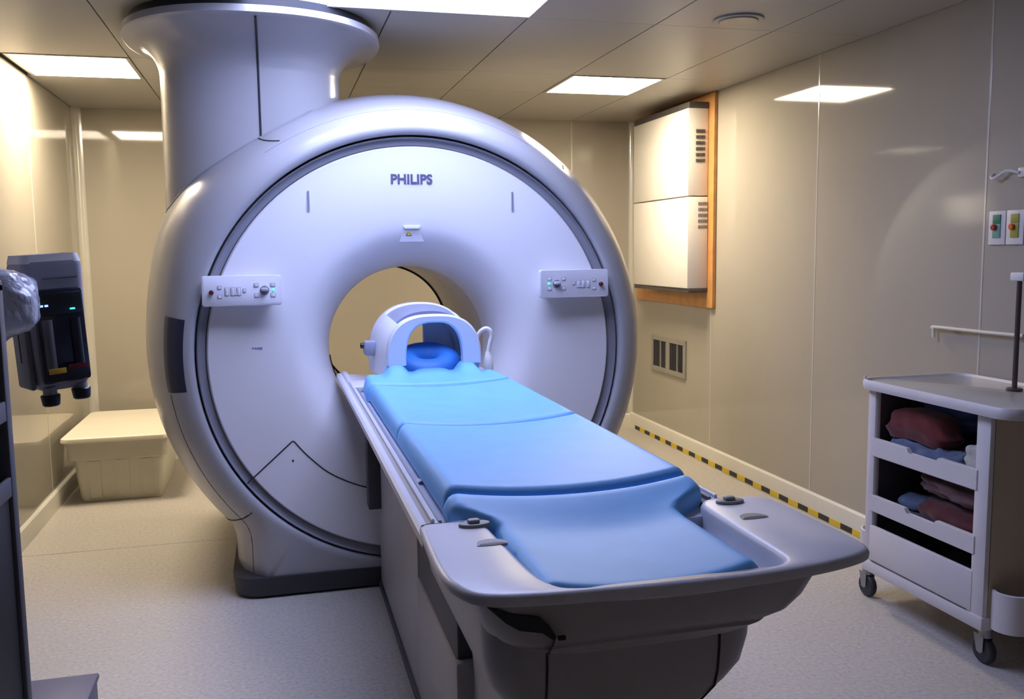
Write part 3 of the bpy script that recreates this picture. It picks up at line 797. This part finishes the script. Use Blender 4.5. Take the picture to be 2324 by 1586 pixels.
# ================================================================== HEAD COIL
HX = 0.582
hc = thing('head_coil', (HX, 3.6, 0.875), 'white arched head coil standing at the mouth of the scanner bore', 'head coil')
def arch(ro_w, ro_h, ri_w, ri_h, y0, y1, zb, a0=0.0, a1=180.0, n=40, e=0.82, lean=0.0):
    """solid arch between outer and inner half superellipses, legs run down to zb"""
    rows = []
    def P_(w_, h_, a, y):
        c, s = math.cos(a), math.sin(a)
        return (HX + w_ * math.copysign(abs(c) ** e, c), y + lean * s, zb + h_ * abs(s) ** e)
    angs = [R_(a0 + (a1 - a0) * k / n) for k in range(n + 1)]
    b_ = 0.006
    sec_ = []
    for a in angs:
        sec_.append([P_(ro_w, ro_h, a, y0 + b_), P_(ro_w, ro_h, a, y1 - b_), P_(ro_w - b_, ro_h - b_, a, y1), P_(ri_w + b_, ri_h + b_, a, y1),
                     P_(ri_w, ri_h, a, y1 - b_), P_(ri_w, ri_h, a, y0 + b_), P_(ri_w + b_, ri_h + b_, a, y0), P_(ro_w - b_, ro_h - b_, a, y0)])
    bm, V = grid(sec_, closed_u=True); bm.faces.new(V[0]); bm.faces.new(V[-1])
    return bm
obj('front_arch', arch(0.182, 0.190, 0.110, 0.160, 3.385, 3.440, 0.970, e=0.72), M['coil'], hc, ang=40)
# side shells sweeping back, leaving an opening on top
def shell(a0, a1, y0, y1, ro0, ro1, th, zb=0.955, n=18, m_=10):
    rows = []
    for i in range(m_ + 1):
        f = i / m_; y = y0 + (y1 - y0) * f; r_ = ro0 + (ro1 - ro0) * math.sin(f * PI / 2)
        o_ = []; i_ = []
        for k in range(n + 1):
            a = R_(a0 + (a1 - a0) * k / n); c, s = math.cos(a), math.sin(a)
            o_.append((HX + r_ * math.copysign(abs(c) ** 0.85, c), y, zb + (r_ * 1.12) * math.copysign(abs(s) ** 0.85, s)))
            q = r_ - th
            i_.append((HX + q * math.copysign(abs(c) ** 0.85, c), y, zb + (q * 1.12) * math.copysign(abs(s) ** 0.85, s)))
        rows.append(o_ + i_[::-1])
    bm, V = grid(rows, closed_u=True); bm.faces.new(V[0]); bm.faces.new(V[-1])
    return bm
obj('side_shell', shell(-8, 50, 3.43, 3.80, 0.180, 0.212, 0.028), M['coil'], hc, ang=40)
obj('side_shell', shell(130, 188, 3.43, 3.80, 0.180, 0.212, 0.028), M['coil'], hc, ang=40)
obj('rear_arch', arch(0.212, 0.232, 0.150, 0.180, 3.755, 3.815, 0.955), M['coil'], hc, ang=40)
obj('mirror_frame', shell(50, 130, 3.52, 3.78, 0.188, 0.202, 0.014), M['coilgrey'], hc, ang=40)
obj('rear_bridge', bx(HX + 0.02, HX + 0.165, 3.785, 3.815, 0.95, 1.13, 0.01), M['coil'], hc)
obj('base', bx(HX - 0.19, HX + 0.19, 3.45, 3.83, 0.876, 0.935, 0.02, 3), M['coil'], hc)
# latch on the left
lt = obj('latch', bx(HX - 0.245, HX - 0.195, 3.62, 3.68, 0.985, 1.045, 0.012), M['coilgrey'], hc)
obj('latch_pin', cyl((HX - 0.258, 3.65, 1.025), 'x', 0.012, 0.03, 14, bev=0.003), M['black'], lt)
# cable with connector on the right
cab = smooth_path([(0.765, 3.50, 1.045), (0.782, 3.49, 1.078), (0.803, 3.485, 1.092), (0.820, 3.48, 1.085), (0.826, 3.48, 1.062), (0.818, 3.48, 1.030), (0.811, 3.48, 0.995)], 6)
obj('cable', tube(cab, 0.0085, 10), M['plate'], hc)
obj('connector', tube([(0.811, 3.48, 1.0), (0.812, 3.48, 0.985), (0.813, 3.48, 0.975), (0.813, 3.48, 0.92), (0.813, 3.48, 0.882)], [0.010, 0.013, 0.0185, 0.0195, 0.0195], 14), M['plate'], hc)
settle(hc)
# round head rest cushion with hole
bm = bmesh.new()
rows = []
for i in range(40):
    a = 2 * PI * i / 40
    ring = []
    for k in range(16):
        b_ = 2 * PI * k / 16
        rr = 0.078 + 0.044 * math.cos(b_); zz = 0.034 * math.sin(b_)
        ring.append((HX + 1.10 * rr * math.cos(a), 3.565 + rr * math.sin(a) * 0.95, 0.966 + zz + 0.034 * math.sin(a) * (rr / 0.1)))
    rows.append(ring)
bm, V = grid(rows, closed_u=True, closed_v=True)
hr = obj('head_rest', bm, M['vinyl2']); tag(hr, 'deep blue ring shaped head rest cushion inside the head coil', 'cushion')

# ================================================================== STORAGE TUB
def tub_at(cx, cy, rot):
    t = thing('storage_tub', (cx, cy, 0), 'beige plastic storage tub with flat lid on the floor by the left wall', 'tub', rotz=rot)
    L = lambda pts, z: [(u, v, z) for u, v in pts]
    # local: x width, y depth
    rows = [L(rrect(0.42, 0.70, 0.03), 0.0), L(rrect(0.44, 0.72, 0.035), 0.02), L(rrect(0.475, 0.80, 0.035), 0.25), L(rrect(0.525, 0.85, 0.035), 0.262), L(rrect(0.54, 0.875, 0.035), 0.375), L(rrect(0.525, 0.86, 0.03), 0.375), L(rrect(0.48, 0.80, 0.03), 0.28), L(rrect(0.40, 0.68, 0.03), 0.02)]
    bm, V = grid(rows, closed_u=True); bm.faces.new(V[0]); bm.faces.new(V[-1])
    o = obj('body', bm, M['tub'], t, ang=30)
    bm = bmesh.new()
    rows = [L(rrect(0.545, 0.88, 0.04), 0.362), L(rrect(0.578, 0.915, 0.045), 0.362), L(rrect(0.584, 0.92, 0.045), 0.370), L(rrect(0.578, 0.915, 0.045), 0.386), L(rrect(0.555, 0.89, 0.04), 0.392), L(rrect(0.50, 0.84, 0.04), 0.387)]
    bm, V = grid(rows, closed_u=True); bm.faces.new(V[0]); bm.faces.new(V[-1])
    obj('lid', bm, M['lid'], t, ang=30)
    for sx in (-0.13, 0.02, 0.15):
        bm = bmesh.new()
        V = [[bm.verts.new((sx + du, y, z)) for du, y, z in ((-0.03, -0.365, 0.03), (0.03, -0.365, 0.03), (0.035, -0.402, 0.245), (-0.035, -0.402, 0.245))], [bm.verts.new((sx + du, y, z)) for du, y, z in ((-0.03, -0.34, 0.03), (0.03, -0.34, 0.03), (0.035, -0.38, 0.245), (-0.035, -0.38, 0.245))]]
        for j in range(4): bm.faces.new((V[0][j], V[0][(j + 1) % 4], V[1][(j + 1) % 4], V[1][j]))
        bm.faces.new(V[0]); bm.faces.new(V[1])
        obj('rib', bm, M['tub'], t)
    return t
tub_at(-0.895, 5.83, 0.0)

# ================================================================== WALL CABINET AND VENT, RIGHT WALL
t = thing('wall_board', (XR, 5.85, 1.02), 'orange-brown wooden backing board fixed to the right wall behind the white cabinet', 'board')
obj('board', bx(2.655, XR - 0.002, 5.17, 6.40, 1.02, ZC - 0.004, 0.003), M['wood'], t, smooth=False)
settle(t)
t = thing('wall_cabinet', (2.6, 5.7, 1.13), 'tall white two part equipment cabinet with dark ends on a wooden board', 'cabinet')
x0, x1, y0, y1 = 2.515, 2.654, 5.24, 6.12
obj('upper_housing', bx(x0, x1, y0, y1, 1.725, 2.262, 0.006), M['cabwhite'], t, ang=30)
obj('lower_housing', bx(x0, x1, y0 - 0.004, y1, 1.145, 1.718, 0.006), M['cabwhite'], t, ang=30)
obj('top_cap', bx(x0 + 0.004, x1, y0 - 0.006, y1, 2.262, 2.300, 0.006), M['cabdark'], t)
obj('bottom_cap', bx(x0 + 0.008, x1, y0 - 0.006, y1, 1.118, 1.145, 0.003), M['cabdark'], t)
for (rows_, z0) in ((6, 1.93), (5, 1.52)):
    for r_ in range(rows_):
        z = z0 + r_ * 0.036
        for k in range(7):
            xx = x0 + 0.052 + k * 0.0095 + (0.02 if rows_ == 5 else 0.0)
            obj('vent_slit', bx(xx, xx + 0.004, y0 - 0.0062, y0 - 0.0015, z, z + 0.022), M['slot'], t, smooth=False)
settle(t)
t = thing('wall_vent', (XR, 5.86, 0.52), 'small grey louvred vent grille low on the right wall under the cabinet', 'vent')
ya, yb, za, zb = 5.575, 6.145, 0.515, 0.775
bm = bmesh.new()
f = 0.035
for a in ((ya, yb, za, za + f), (ya, yb, zb - f, zb), (ya, ya + f, za + f, zb - f), (yb - f, yb, za + f, zb - f), ((ya + yb) / 2 - 0.03, (ya + yb) / 2 + 0.03, za + f, zb - f)):
    bx(XR - 0.014, XR - 0.001, a[0], a[1], a[2], a[3], 0.002, bm=bm)
obj('frame', bm, M['grille'], t, smooth=False)
obj('duct', bx(XR - 0.004, XR - 0.001, ya + f, yb - f, za + f, zb - f), M['grilledark'], t, smooth=False)
for (a, b_) in ((ya + f, (ya + yb) / 2 - 0.03), ((ya + yb) / 2 + 0.03, yb - f)):
    for k in range(8):
        y = a + (b_ - a) * (k + 0.5) / 8
        obj('louvre', bx(XR - 0.013, XR - 0.005, y - 0.0045, y + 0.0045, za + f, zb - f), M['darkgrey'] if k not in (3,) else M['grille'], t, smooth=False)
settle(t)

# hazard tape on the floor along the right wall
tp = thing('hazard_tape', (2.657, 5.0, 0.014), 'yellow and black striped hazard tape along the foot of the right wall baseboard', 'tape')
n_b = 15; ys, ye = 3.60, 6.42
st = (ye - ys) / (2 * n_b)
for part_, mtl, o0 in (('yellow_stripes', 'tapeY', 0), ('black_stripes', 'tapeK', 1)):
    for k in range(n_b):
        a = ys + (2 * k + o0) * st
        obj('yellow_stripe' if o0 == 0 else 'black_stripe', bx(2.6555, 2.6585, a, a + st, 0.014, 0.042), M[mtl], tp, smooth=False)
settle(tp)

# ================================================================== WALL ITEMS NEAR THE CART
def switch_plate(y1, label, tone, sw, tone2):
    t = thing('switch_plate', (XR, y1 - 0.045, 1.40), label, 'switch', 'switch plates on the right wall')
    obj('plate', bx(XR - 0.010, XR - 0.001, y1 - 0.083, y1, 1.398, 1.526, 0.003), M['plate'], t)
    a = obj('insert', bx(XR - 0.014, XR - 0.010, y1 - 0.062, y1 - 0.024, 1.478, 1.512, 0.001), M[tone], t)
    obj('insert', bx(XR - 0.014, XR - 0.010, y1 - 0.062, y1 - 0.024, 1.424, 1.476, 0.001), M[tone2], t)
    obj('switch_button', cyl((XR - 0.014, y1 - 0.036, 1.464), Vector((-1, 0, 0)), 0.012, 0.012, 16, bev=0.003), M[sw], t)
    settle(t)
switch_plate(2.930, 'white switch plate with green insert and red button on the right wall', 'green', 'redsw', 'greenl')
switch_plate(2.843, 'white switch plate with olive insert and orange button at the picture edge', 'olive', 'orange', 'olive')
t = thing('wall_hook', (XR, 2.85, 1.66), 'curved white hook on the right wall above the switch plates', 'hook')
hp = smooth_path([(2.668, 2.912, 1.665), (2.650, 2.905, 1.655), (2.645, 2.892, 1.647), (2.648, 2.872, 1.653), (2.655, 2.850, 1.668), (2.66, 2.825, 1.672), (2.668, 2.79, 1.662)], 6)
obj('hook', tube(hp, 0.0058, 10), M['plate'], t)
obj('hook_plate', bx(XR - 0.010, XR - 0.001, 2.765, 2.80, 1.645, 1.68, 0.003), M['plate'], t)
settle(t)
t = thing('wall_rail', (XR, 2.9, 1.04), 'thin pale rail with a bent end on the wall above the cart', 'rail')  # faint reflection in the glossy wall, built as a pale tube
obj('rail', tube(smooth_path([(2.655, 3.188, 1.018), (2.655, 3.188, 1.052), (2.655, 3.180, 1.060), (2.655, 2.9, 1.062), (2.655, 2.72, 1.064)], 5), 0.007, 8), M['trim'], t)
for y in (3.10, 2.75): obj('standoff', bx(2.655, XR - 0.001, y - 0.006, y + 0.006, 1.052, 1.068, 0.002), M['trim'], t)  # mounts added to carry the reflection tube
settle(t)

# ================================================================== UTILITY CART
ct = thing('utility_cart', (2.42, 2.67, 0), 'cream plastic utility cart on casters holding folded linen, by the right wall', 'cart')
cx0, cx1, cy0, cy1 = 2.20, 2.62, 2.365, 2.985
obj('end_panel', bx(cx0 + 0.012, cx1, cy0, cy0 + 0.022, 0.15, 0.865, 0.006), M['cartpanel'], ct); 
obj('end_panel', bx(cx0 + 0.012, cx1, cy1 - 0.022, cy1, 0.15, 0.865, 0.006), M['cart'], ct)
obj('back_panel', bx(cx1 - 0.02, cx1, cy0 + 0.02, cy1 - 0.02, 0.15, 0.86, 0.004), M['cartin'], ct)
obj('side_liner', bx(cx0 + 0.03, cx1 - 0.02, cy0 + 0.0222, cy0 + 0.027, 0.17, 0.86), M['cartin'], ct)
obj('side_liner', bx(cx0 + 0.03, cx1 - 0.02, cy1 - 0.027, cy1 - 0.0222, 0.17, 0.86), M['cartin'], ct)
for (a, b_) in ((cy0, cy0 + 0.062), (cy1 - 0.045, cy1)):
    obj('front_post', bx(cx0, cx0 + 0.028, a, b_, 0.15, 0.862, 0.008), M['cart'], ct)
def lip_shelf(z_lip_top, z_lip_bot, notch=True):
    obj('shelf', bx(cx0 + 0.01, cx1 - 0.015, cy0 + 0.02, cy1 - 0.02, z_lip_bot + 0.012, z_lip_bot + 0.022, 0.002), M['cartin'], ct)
    a, b_ = cy0 + 0.045, cy1 - 0.03
    zs = z_lip_top; zn = z_lip_top - 0.018
    if notch: pts = [(a, z_lip_bot), (b_, z_lip_bot), (b_, zs), (b_ - 0.20, zs), (b_ - 0.212, zn), (b_ - 0.35, zn), (b_ - 0.362, zs), (a, zs)]
    else: pts = [(a, z_lip_bot), (b_, z_lip_bot), (b_, zs), (a, zs)]
    bm = bmesh.new()
    V = [[bm.verts.new((x, y, z)) for y, z in pts] for x in (cx0 - 0.004, cx0 + 0.014)]
    n = len(pts)
    for j in range(n): bm.faces.new((V[0][j], V[0][(j + 1) % n], V[1][(j + 1) % n], V[1][j]))
    bm.faces.new(V[0]); bm.faces.new(V[1])
    bmesh.ops.bevel(bm, geom=bm.edges[:], offset=0.002, segments=2, affect='EDGES')
    obj('shelf_lip', bm, M['cart'], ct)
lip_shelf(0.668, 0.598); lip_shelf(0.445, 0.382)
obj('lower_bin_front', bx(cx0 - 0.003, cx0 + 0.014, cy0 + 0.05, cy1 - 0.035, 0.185, 0.325, 0.004), M['cart'], ct)
obj('bin_groove', bx(cx0 - 0.0045, cx0 - 0.002, cy0 + 0.07, cy1 - 0.05, 0.186, 0.189), M['slot'], ct, smooth=False)
obj('base', bx(cx0 - 0.006, cx1, cy0 - 0.004, cy1 + 0.006, 0.135, 0.185, 0.010), M['cart'], ct)
# top deck with raised rim
bm = bmesh.new()
tx0, tx1, ty0, ty1 = 2.165, 2.655, 2.255, 3.02
cxm, cym = (tx0 + tx1) / 2, (ty0 + ty1) / 2
def rr2(s, z, r=0.07): return [(cxm + u, cym + v, z) for u, v in rrect(tx1 - tx0 - 2 * s, ty1 - ty0 - 2 * s, r, 6)]
bm, V = grid([rr2(0.02, 0.852, 0.06), rr2(0.004, 0.856), rr2(0, 0.866), rr2(0, 0.884), rr2(0.004, 0.892), rr2(0.010, 0.892), rr2(0.016, 0.882, 0.06)], closed_u=True)
bm.faces.new(V[0]); bm.faces.new(V[-1])
obj('top_rim', bm, M['cart'], ct, ang=40)
bm, V = grid([rr2(0.018, 0.8822, 0.058), rr2(0.020, 0.884, 0.058)], closed_u=True); bm.faces.new(V[0]); bm.faces.new(V[-1])
obj('top_surface', bm, M['carttop'], ct)
obj('corner_peg', tube([(2.185, 2.985, 0.886), (2.183, 2.985, 0.905)], [0.008, 0.004], 8), M['cart'], ct)
# bins clipped to both ends
def end_bin(yw, s):
    """curved bin wall projecting from an end panel; s = direction away from the cart"""
    out = []
    pts = smooth_path([(cx0 + 0.03, yw, 0), (cx0 + 0.022, yw + s * 0.04, 0), (cx0 + 0.05, yw + s * 0.085, 0), (cx0 + 0.12, yw + s * 0.10, 0), (cx1 - 0.10, yw + s * 0.10, 0), (cx1 - 0.03, yw + s * 0.085, 0), (cx1, yw + s * 0.04, 0), (cx1, yw, 0)], 5)
    o2 = off(pts, 0.008 * (1 if s < 0 else -1))
    rows = []
    for a, z in ((pts, 0.150), (pts, 0.278), (o2, 0.280), (o2, 0.160)):
        rows.append([(p.x, p.y, z) for p in a])
    bm, V = grid(rows)
    bm.faces.new([v for v in V[0]])
    return obj('end_bin', bm, M['cart'], ct)
end_bin(cy0, -1); end_bin(cy1, 1)
# casters
for (wx, wy) in ((2.262, 2.415), (2.262, 3.035), (2.56, 2.415), (2.56, 2.96)):
    c_ = obj('caster', cyl((wx, wy, 0.092), 'z', 0.022, 0.045, 16), M['fork'], ct)
    for s in (-1, 1):
        bm = bmesh.new()
        pr = [(-0.014, 0.100), (0.030, 0.100), (0.014, 0.040), (0.0, 0.036), (-0.012, 0.042)]
        V = [[bm.verts.new((wx + s * 0.019 + d, wy + u, z)) for u, z in pr] for d in (-0.0015, 0.0015)]
        for j in range(5): bm.faces.new((V[0][j], V[0][(j + 1) % 5], V[1][(j + 1) % 5], V[1][j]))
        bm.faces.new(V[0]); bm.faces.new(V[1])
        obj('fork', bm, M['fork'], c_)
    obj('wheel', cyl((wx - 0.014, wy, 0.045), 'x', 0.045, 0.028, 28, bev=0.006), M['rubber'], c_)
    obj('hub', cyl((wx - 0.0155, wy, 0.045), 'x', 0.020, 0.031, 18, bev=0.002), M['darkgrey'], c_)
settle(ct)
# pole standing on the cart top with a clamp
t = thing('cart_pole', (2.52, 2.61, 0.884), 'thin dark pole with white clamp rising from the cart top', 'pole')
obj('pole', tube([(2.52, 2.61, 0.884), (2.52, 2.61, 1.30)], 0.009, 12), M['pole'], t)
obj('pole_foot', cyl((2.52, 2.61, 0.884), 'z', 0.028, 0.010, 20, bev=0.003), M['pole'], t)
obj('clamp', bx(2.495, 2.545, 2.57, 2.63, 1.272, 1.302, 0.006), M['plate'], t)
settle(t)

# linen in the cart
def linen(name, x0, x1, y0, y1, z0, z1, mtl, seed, label, cat, amp=0.014, arch_=0.0, layers=0, yaw=0.0, freq=16):
    bm = bmesh.new()
    bmesh.ops.create_cube(bm, size=2.0)
    bmesh.ops.subdivide_edges(bm, edges=bm.edges[:], cuts=14, use_grid_fill=True)
    sx, sy, sz = (x1 - x0) / 2, (y1 - y0) / 2, (z1 - z0) / 2
    for v in bm.verts:
        p = v.co.copy()
        # superellipsoid rounding
        l = (abs(p.x) ** 5 + abs(p.y) ** 5 + abs(p.z) ** 3) ** (1 / 4.2) or 1
        q = p / max(l, 1e-6)
        if max(abs(p.x), abs(p.y), abs(p.z)) < 1e-6: q = p
        q = Vector((max(-1, min(1, q.x)), max(-1, min(1, q.y)), max(-1, min(1, q.z))))
        X = q.x * sx; Y = q.y * sy; Z = q.z * sz
        nn = noise.noise(Vector((X * freq + seed, Y * freq, Z * freq * 1.4))) + 0.5 * noise.noise(Vector((X * freq * 2.3, Y * freq * 2.3 + seed, Z * freq * 2)))
        k = amp * nn
        if layers: k += 0.004 * math.cos((q.z * 0.5 + 0.5) * layers * 2 * PI)
        n_ = Vector((q.x, q.y, q.z)).normalized()
        Z2 = Z + n_.z * k - arch_ * (q.y ** 2)
        if q.z < 0: Z2 = Z + n_.z * k * 0.2 - arch_ * (q.y ** 2) * 0.6
        X2 = X + n_.x * k; Y2 = Y + n_.y * k
        v.co = Vector((X2 * math.cos(yaw) - Y2 * math.sin(yaw), X2 * math.sin(yaw) + Y2 * math.cos(yaw), Z2))
    o = obj(name, bm, M[mtl], ang=80)
    zmin = min(v.co.z for v in o.data.vertices)
    o.location = ((x0 + x1) / 2, (y0 + y1) / 2, z0 - zmin)
    tag(o, label, cat, 'folded linen on the cart shelves'); return o
S1 = 0.6205; S2 = 0.4045
linen('folded_cloth', 2.385, 2.57, 2.42, 2.925, S1, S1 + 0.066, 'c_navy', 1.0, 'dark navy folded cloth at the back of the top shelf', 'cloth', layers=3)
linen('folded_cloth', 2.375, 2.565, 2.66, 2.925, S1 + 0.086, S1 + 0.218, 'c_blue', 2.0, 'dusky blue bundled cloth high at the back of the top shelf', 'cloth', layers=3)
linen('folded_cloth', 2.375, 2.57, 2.43, 2.63, S1 + 0.085, S1 + 0.200, 'c_navy', 3.0, 'dark navy cloth slumped on the right of the top shelf', 'cloth', amp=0.02)
linen('folded_blanket', 2.235, 2.36, 2.63, 2.945, S1 + 0.052, S1 + 0.165, 'c_red', 4.0, 'red folded blanket bulging on the left of the top shelf', 'blanket', arch_=0.035, layers=2, amp=0.008)
linen('crumpled_cloth', 2.235, 2.36, 2.525, 2.92, S1, S1 + 0.055, 'c_steel', 5.0, 'crumpled steel blue cloth spilling at the front of the top shelf', 'cloth', amp=0.026, freq=26)
linen('crumpled_cloth', 2.228, 2.34, 2.418, 2.515, S1, S1 + 0.105, 'c_cream', 6.0, 'cream crumpled cloth at the right end of the top shelf', 'cloth', amp=0.012, freq=30, layers=2)
linen('folded_blanket', 2.225, 2.46, 2.42, 2.76, S2, S2 + 0.080, 'c_dkred', 7.0, 'dark red folded blanket under the mauve one on the middle shelf', 'blanket', layers=2, amp=0.01)
linen('folded_blanket', 2.24, 2.47, 2.42, 2.76, S2 + 0.095, S2 + 0.180, 'c_mauve', 8.0, 'mauve wrinkled blanket on top of the stack on the middle shelf', 'blanket', layers=3, amp=0.02, freq=24)
linen('crumpled_cloth', 2.28, 2.42, 2.79, 2.92, S2, S2 + 0.042, 'c_steel', 9.0, 'small grey-blue cloth lying left on the middle shelf', 'cloth', amp=0.014)

# ================================================================== CONTRAST INJECTOR, LEFT
ij = thing('contrast_injector', (-0.80, 2.42, 0), 'grey contrast injector head with two black knobs, on a stand at the left edge', 'injector')
tilt = Matrix.Rotation(R_(30), 4, 'Z') @ Matrix.Rotation(R_(4.0), 4, 'Y')
base = Matrix.Translation((-0.532, 2.42, 1.222)) @ Matrix.Scale(0.93, 4) @ Matrix.Rotation(R_(30), 4, 'Z') @ Matrix.Rotation(R_(-3.0), 4, 'Y')
def ipart(name, bm, m_, parent=ij):
    me = bpy.data.meshes.new('t'); bm.to_mesh(me); bm.free(); me.transform(base)
    b2 = bmesh.new(); b2.from_mesh(me); bpy.data.meshes.remove(me)
    return obj(name, b2, m_, parent)
# local: front faces -y
def taper_box(w0, w1, d0, d1, z0, z1, r=0.02, segs=((0, 1),)):
    rows = []
    for z, w_, d_ in ((z0, w0 * 0.8, d0 * 0.8), (z0 + 0.02, w0, d0), (z1 - 0.012, w1, d1), (z1, w1 * 0.95, d1 * 0.95)):
        rows.append([(u, v, z) for u, v in rrect(w_, d_, r, 5)])
    bm, V = grid(rows, closed_u=True); bm.faces.new(V[0]); bm.faces.new(V[-1]); return bm
hs = ipart('housing', taper_box(0.128, 0.150, 0.125, 0.135, -0.155, 0.178), M['inj'])
ipart('side_cover', bx(-0.082, -0.066, -0.050, 0.055, -0.150, 0.090, 0.010), M['injside'])
ipart('side_slit', bx(-0.0835, -0.081, -0.002, 0.003, -0.08, 0.07), M['seam'])
ipart('front_panel', bx(-0.058, 0.062, -0.078, -0.058, -0.135, 0.108, 0.012), M['injfront'])
sc = ipart('screen', bx(-0.052, 0.056, -0.082, -0.074, 0.040, 0.098, 0.004), M['black'])
for (u, c) in ((-0.044, 'led_b'), (-0.032, 'led_b'), (0.028, 'led_g')):
    ipart('led', bx(u - 0.004, u + (0.004 if c == 'led_b' else 0.008), -0.0835, -0.0815, 0.052 if c == 'led_g' else 0.064, 0.056 if c == 'led_g' else 0.069), M[c], sc)
ipart('syringe_window', tube([(-0.034, -0.078, -0.10), (-0.034, -0.078, 0.03)], 0.013, 12), M['injside'])
ipart('syringe_window', tube([(0.034, -0.078, -0.10), (0.034, -0.078, 0.03)], 0.013, 12), M['injfront'])
ipart('yellow_label', bx(-0.048, -0.006, -0.0945, -0.0925, -0.108, -0.094, 0.0008), M['yellow'])
ipart('red_label', bx(0.0, 0.050, -0.0945, -0.0925, -0.100, -0.088, 0.0008), M['red'])
for u in (-0.037, 0.040):
    k_ = ipart('knob', cyl((u, -0.045, -0.195 if u < 0 else -0.188), 'z', 0.021, 0.030, 24, r2=0.024, bev=0.003), M['black'])
    ipart('knob_neck', cyl((u, -0.045, -0.166), 'z', 0.017, 0.020, 20), M['inj'], k_)
ipart('top_cap', taper_box(0.14, 0.15, 0.12, 0.13, 0.176, 0.186), M['plate'])
for u in (-0.045, 0.025): ipart('top_recess', bx(u - 0.022, u + 0.022, -0.045, -0.015, 0.1855, 0.188, 0.001), M['seam'])
ipart('seam_line', bx(-0.03, 0.055, -0.0712, -0.0685, 0.132, 0.136), M['injside'])
# arm, post and wheeled base
obj('arm', tube([(-0.53, 2.46, 1.30), (-0.66, 2.46, 1.30), (-0.86, 2.46, 1.29)], 0.022, 14), M['inj'], ij)
obj('post', tube([(-0.86, 2.46, 0.05), (-0.86, 2.46, 1.34)], 0.024, 16), M['inj'], ij)
for a in (70, 160, 250, 340):
    ex, ey = -0.86 + 0.18 * math.cos(R_(a)), 2.46 + 0.18 * math.sin(R_(a))
    l_ = obj('foot', tube([(-0.86, 2.46, 0.08), (ex, ey, 0.06)], [0.022, 0.014], 10), M['inj'], ij)
    obj('wheel', cyl((ex - 0.012, ey, 0.028), 'x', 0.028, 0.024, 18, bev=0.004), M['black'], l_)
settle(ij)
# plastic film draped over a box-like handset
bm = bmesh.new()
bmesh.ops.create_icosphere(bm, subdivisions=5, radius=1.0)
for v in bm.verts:
    p = v.co.copy()
    l = (abs(p.x) ** 3 + abs(p.y) ** 3 + abs(p.z) ** 3) ** (1 / 3)
    q = p / l
    X, Y, Z = q.x * 0.185, q.y * 0.085, q.z * 0.082
    Z -= 0.018 * max(0, -q.x) 
    nn = noise.noise(Vector((X * 22, Y * 22, Z * 22))) + 0.6 * abs(noise.noise(Vector((X * 48 + 3, Y * 48, Z * 48))))
    k = 1 + 0.16 * nn
    v.co = Vector((X * (1 + 0.06 * nn), Y * k, Z * k))
o = obj('plastic_wrapped_handset', bm, M['film'], ang=60)
o.location = (-0.70, 2.235, 1.305); o.rotation_euler = (0, R_(6), 0)
tag(o, 'handset wrapped in crumpled clear plastic film in front of the injector head', 'handset')

# dark equipment rack at the left edge
rk = thing('equipment_rack', (-0.62, 1.2, 0), 'tall dark equipment rack with pale shelf lips, cut off at the left edge', 'rack')
rx1 = -0.445
obj('corner_post', bx(rx1 - 0.022, rx1, 1.672, 1.70, 0, 1.36, 0.003), M['racklip'], rk)
obj('end_panel', bx(rx1 - 0.35, rx1 - 0.003, 1.680, 1.698, 0.02, 1.34, 0.003), M['rackdark'], rk)
obj('side_panel', bx(rx1 - 0.022, rx1 - 0.006, 0.62, 1.675, 0.02, 1.0, 0.003), M['rackdark'], rk)
obj('back_panel', bx(rx1 - 0.35, rx1 - 0.334, 0.60, 1.685, 0.02, 1.34, 0.003), M['rackdark'], rk)
for z in (1.005, 1.135): 
    obj('shelf', bx(rx1 - 0.335, rx1 - 0.008, 0.62, 1.68, z, z + 0.008), M['racklip'], rk, smooth=False)
    obj('shelf_lip', bx(rx1 - 0.008, rx1 - 0.001, 0.62, 1.672, z - 0.012, z + 0.022, 0.002), M['racklip'], rk)
obj('top', bx(rx1 - 0.35, rx1, 0.60, 1.70, 1.34, 1.355, 0.003), M['rackdark'], rk)
obj('near_panel', bx(rx1 - 0.35, rx1, 0.60, 0.62, 0, 1.34, 0.003), M['rackdark'], rk)
settle(rk)

# low box, bag and cable on the floor at the lower left
t = thing('floor_box', (-0.69, 2.79, 0), 'low blue-grey box on the floor beside the dark rack, lower left', 'box')
obj('body', bx(-0.80, -0.585, 2.66, 2.95, 0.0, 0.085, 0.012), M['floorbox'], t)
obj('lid', bx(-0.805, -0.58, 2.655, 2.955, 0.078, 0.098, 0.006), M['floorbox'], t)
settle(t)
linen_o = linen('soft_bag', -0.70, -0.545, 2.50, 2.61, 0.0, 0.11, 'c_dkred', 12.0, 'dark maroon soft bag in front of the blue-grey floor box', 'bag', amp=0.012)
linen_o.data.materials[0] = M['maroon']; del linen_o['group']
lp = [(-0.545 + 0.045 * math.cos(a), 2.70 + 0.045 * math.sin(a), 0.006 + 0.010 * k / 40) for k, a in enumerate([2 * PI * 2.2 * k / 40 for k in range(41)])]
o = obj('black_cable', tube(lp, 0.006, 8), M['black']); tag(o, 'black coiled cable on the floor beside the maroon bag', 'cable')
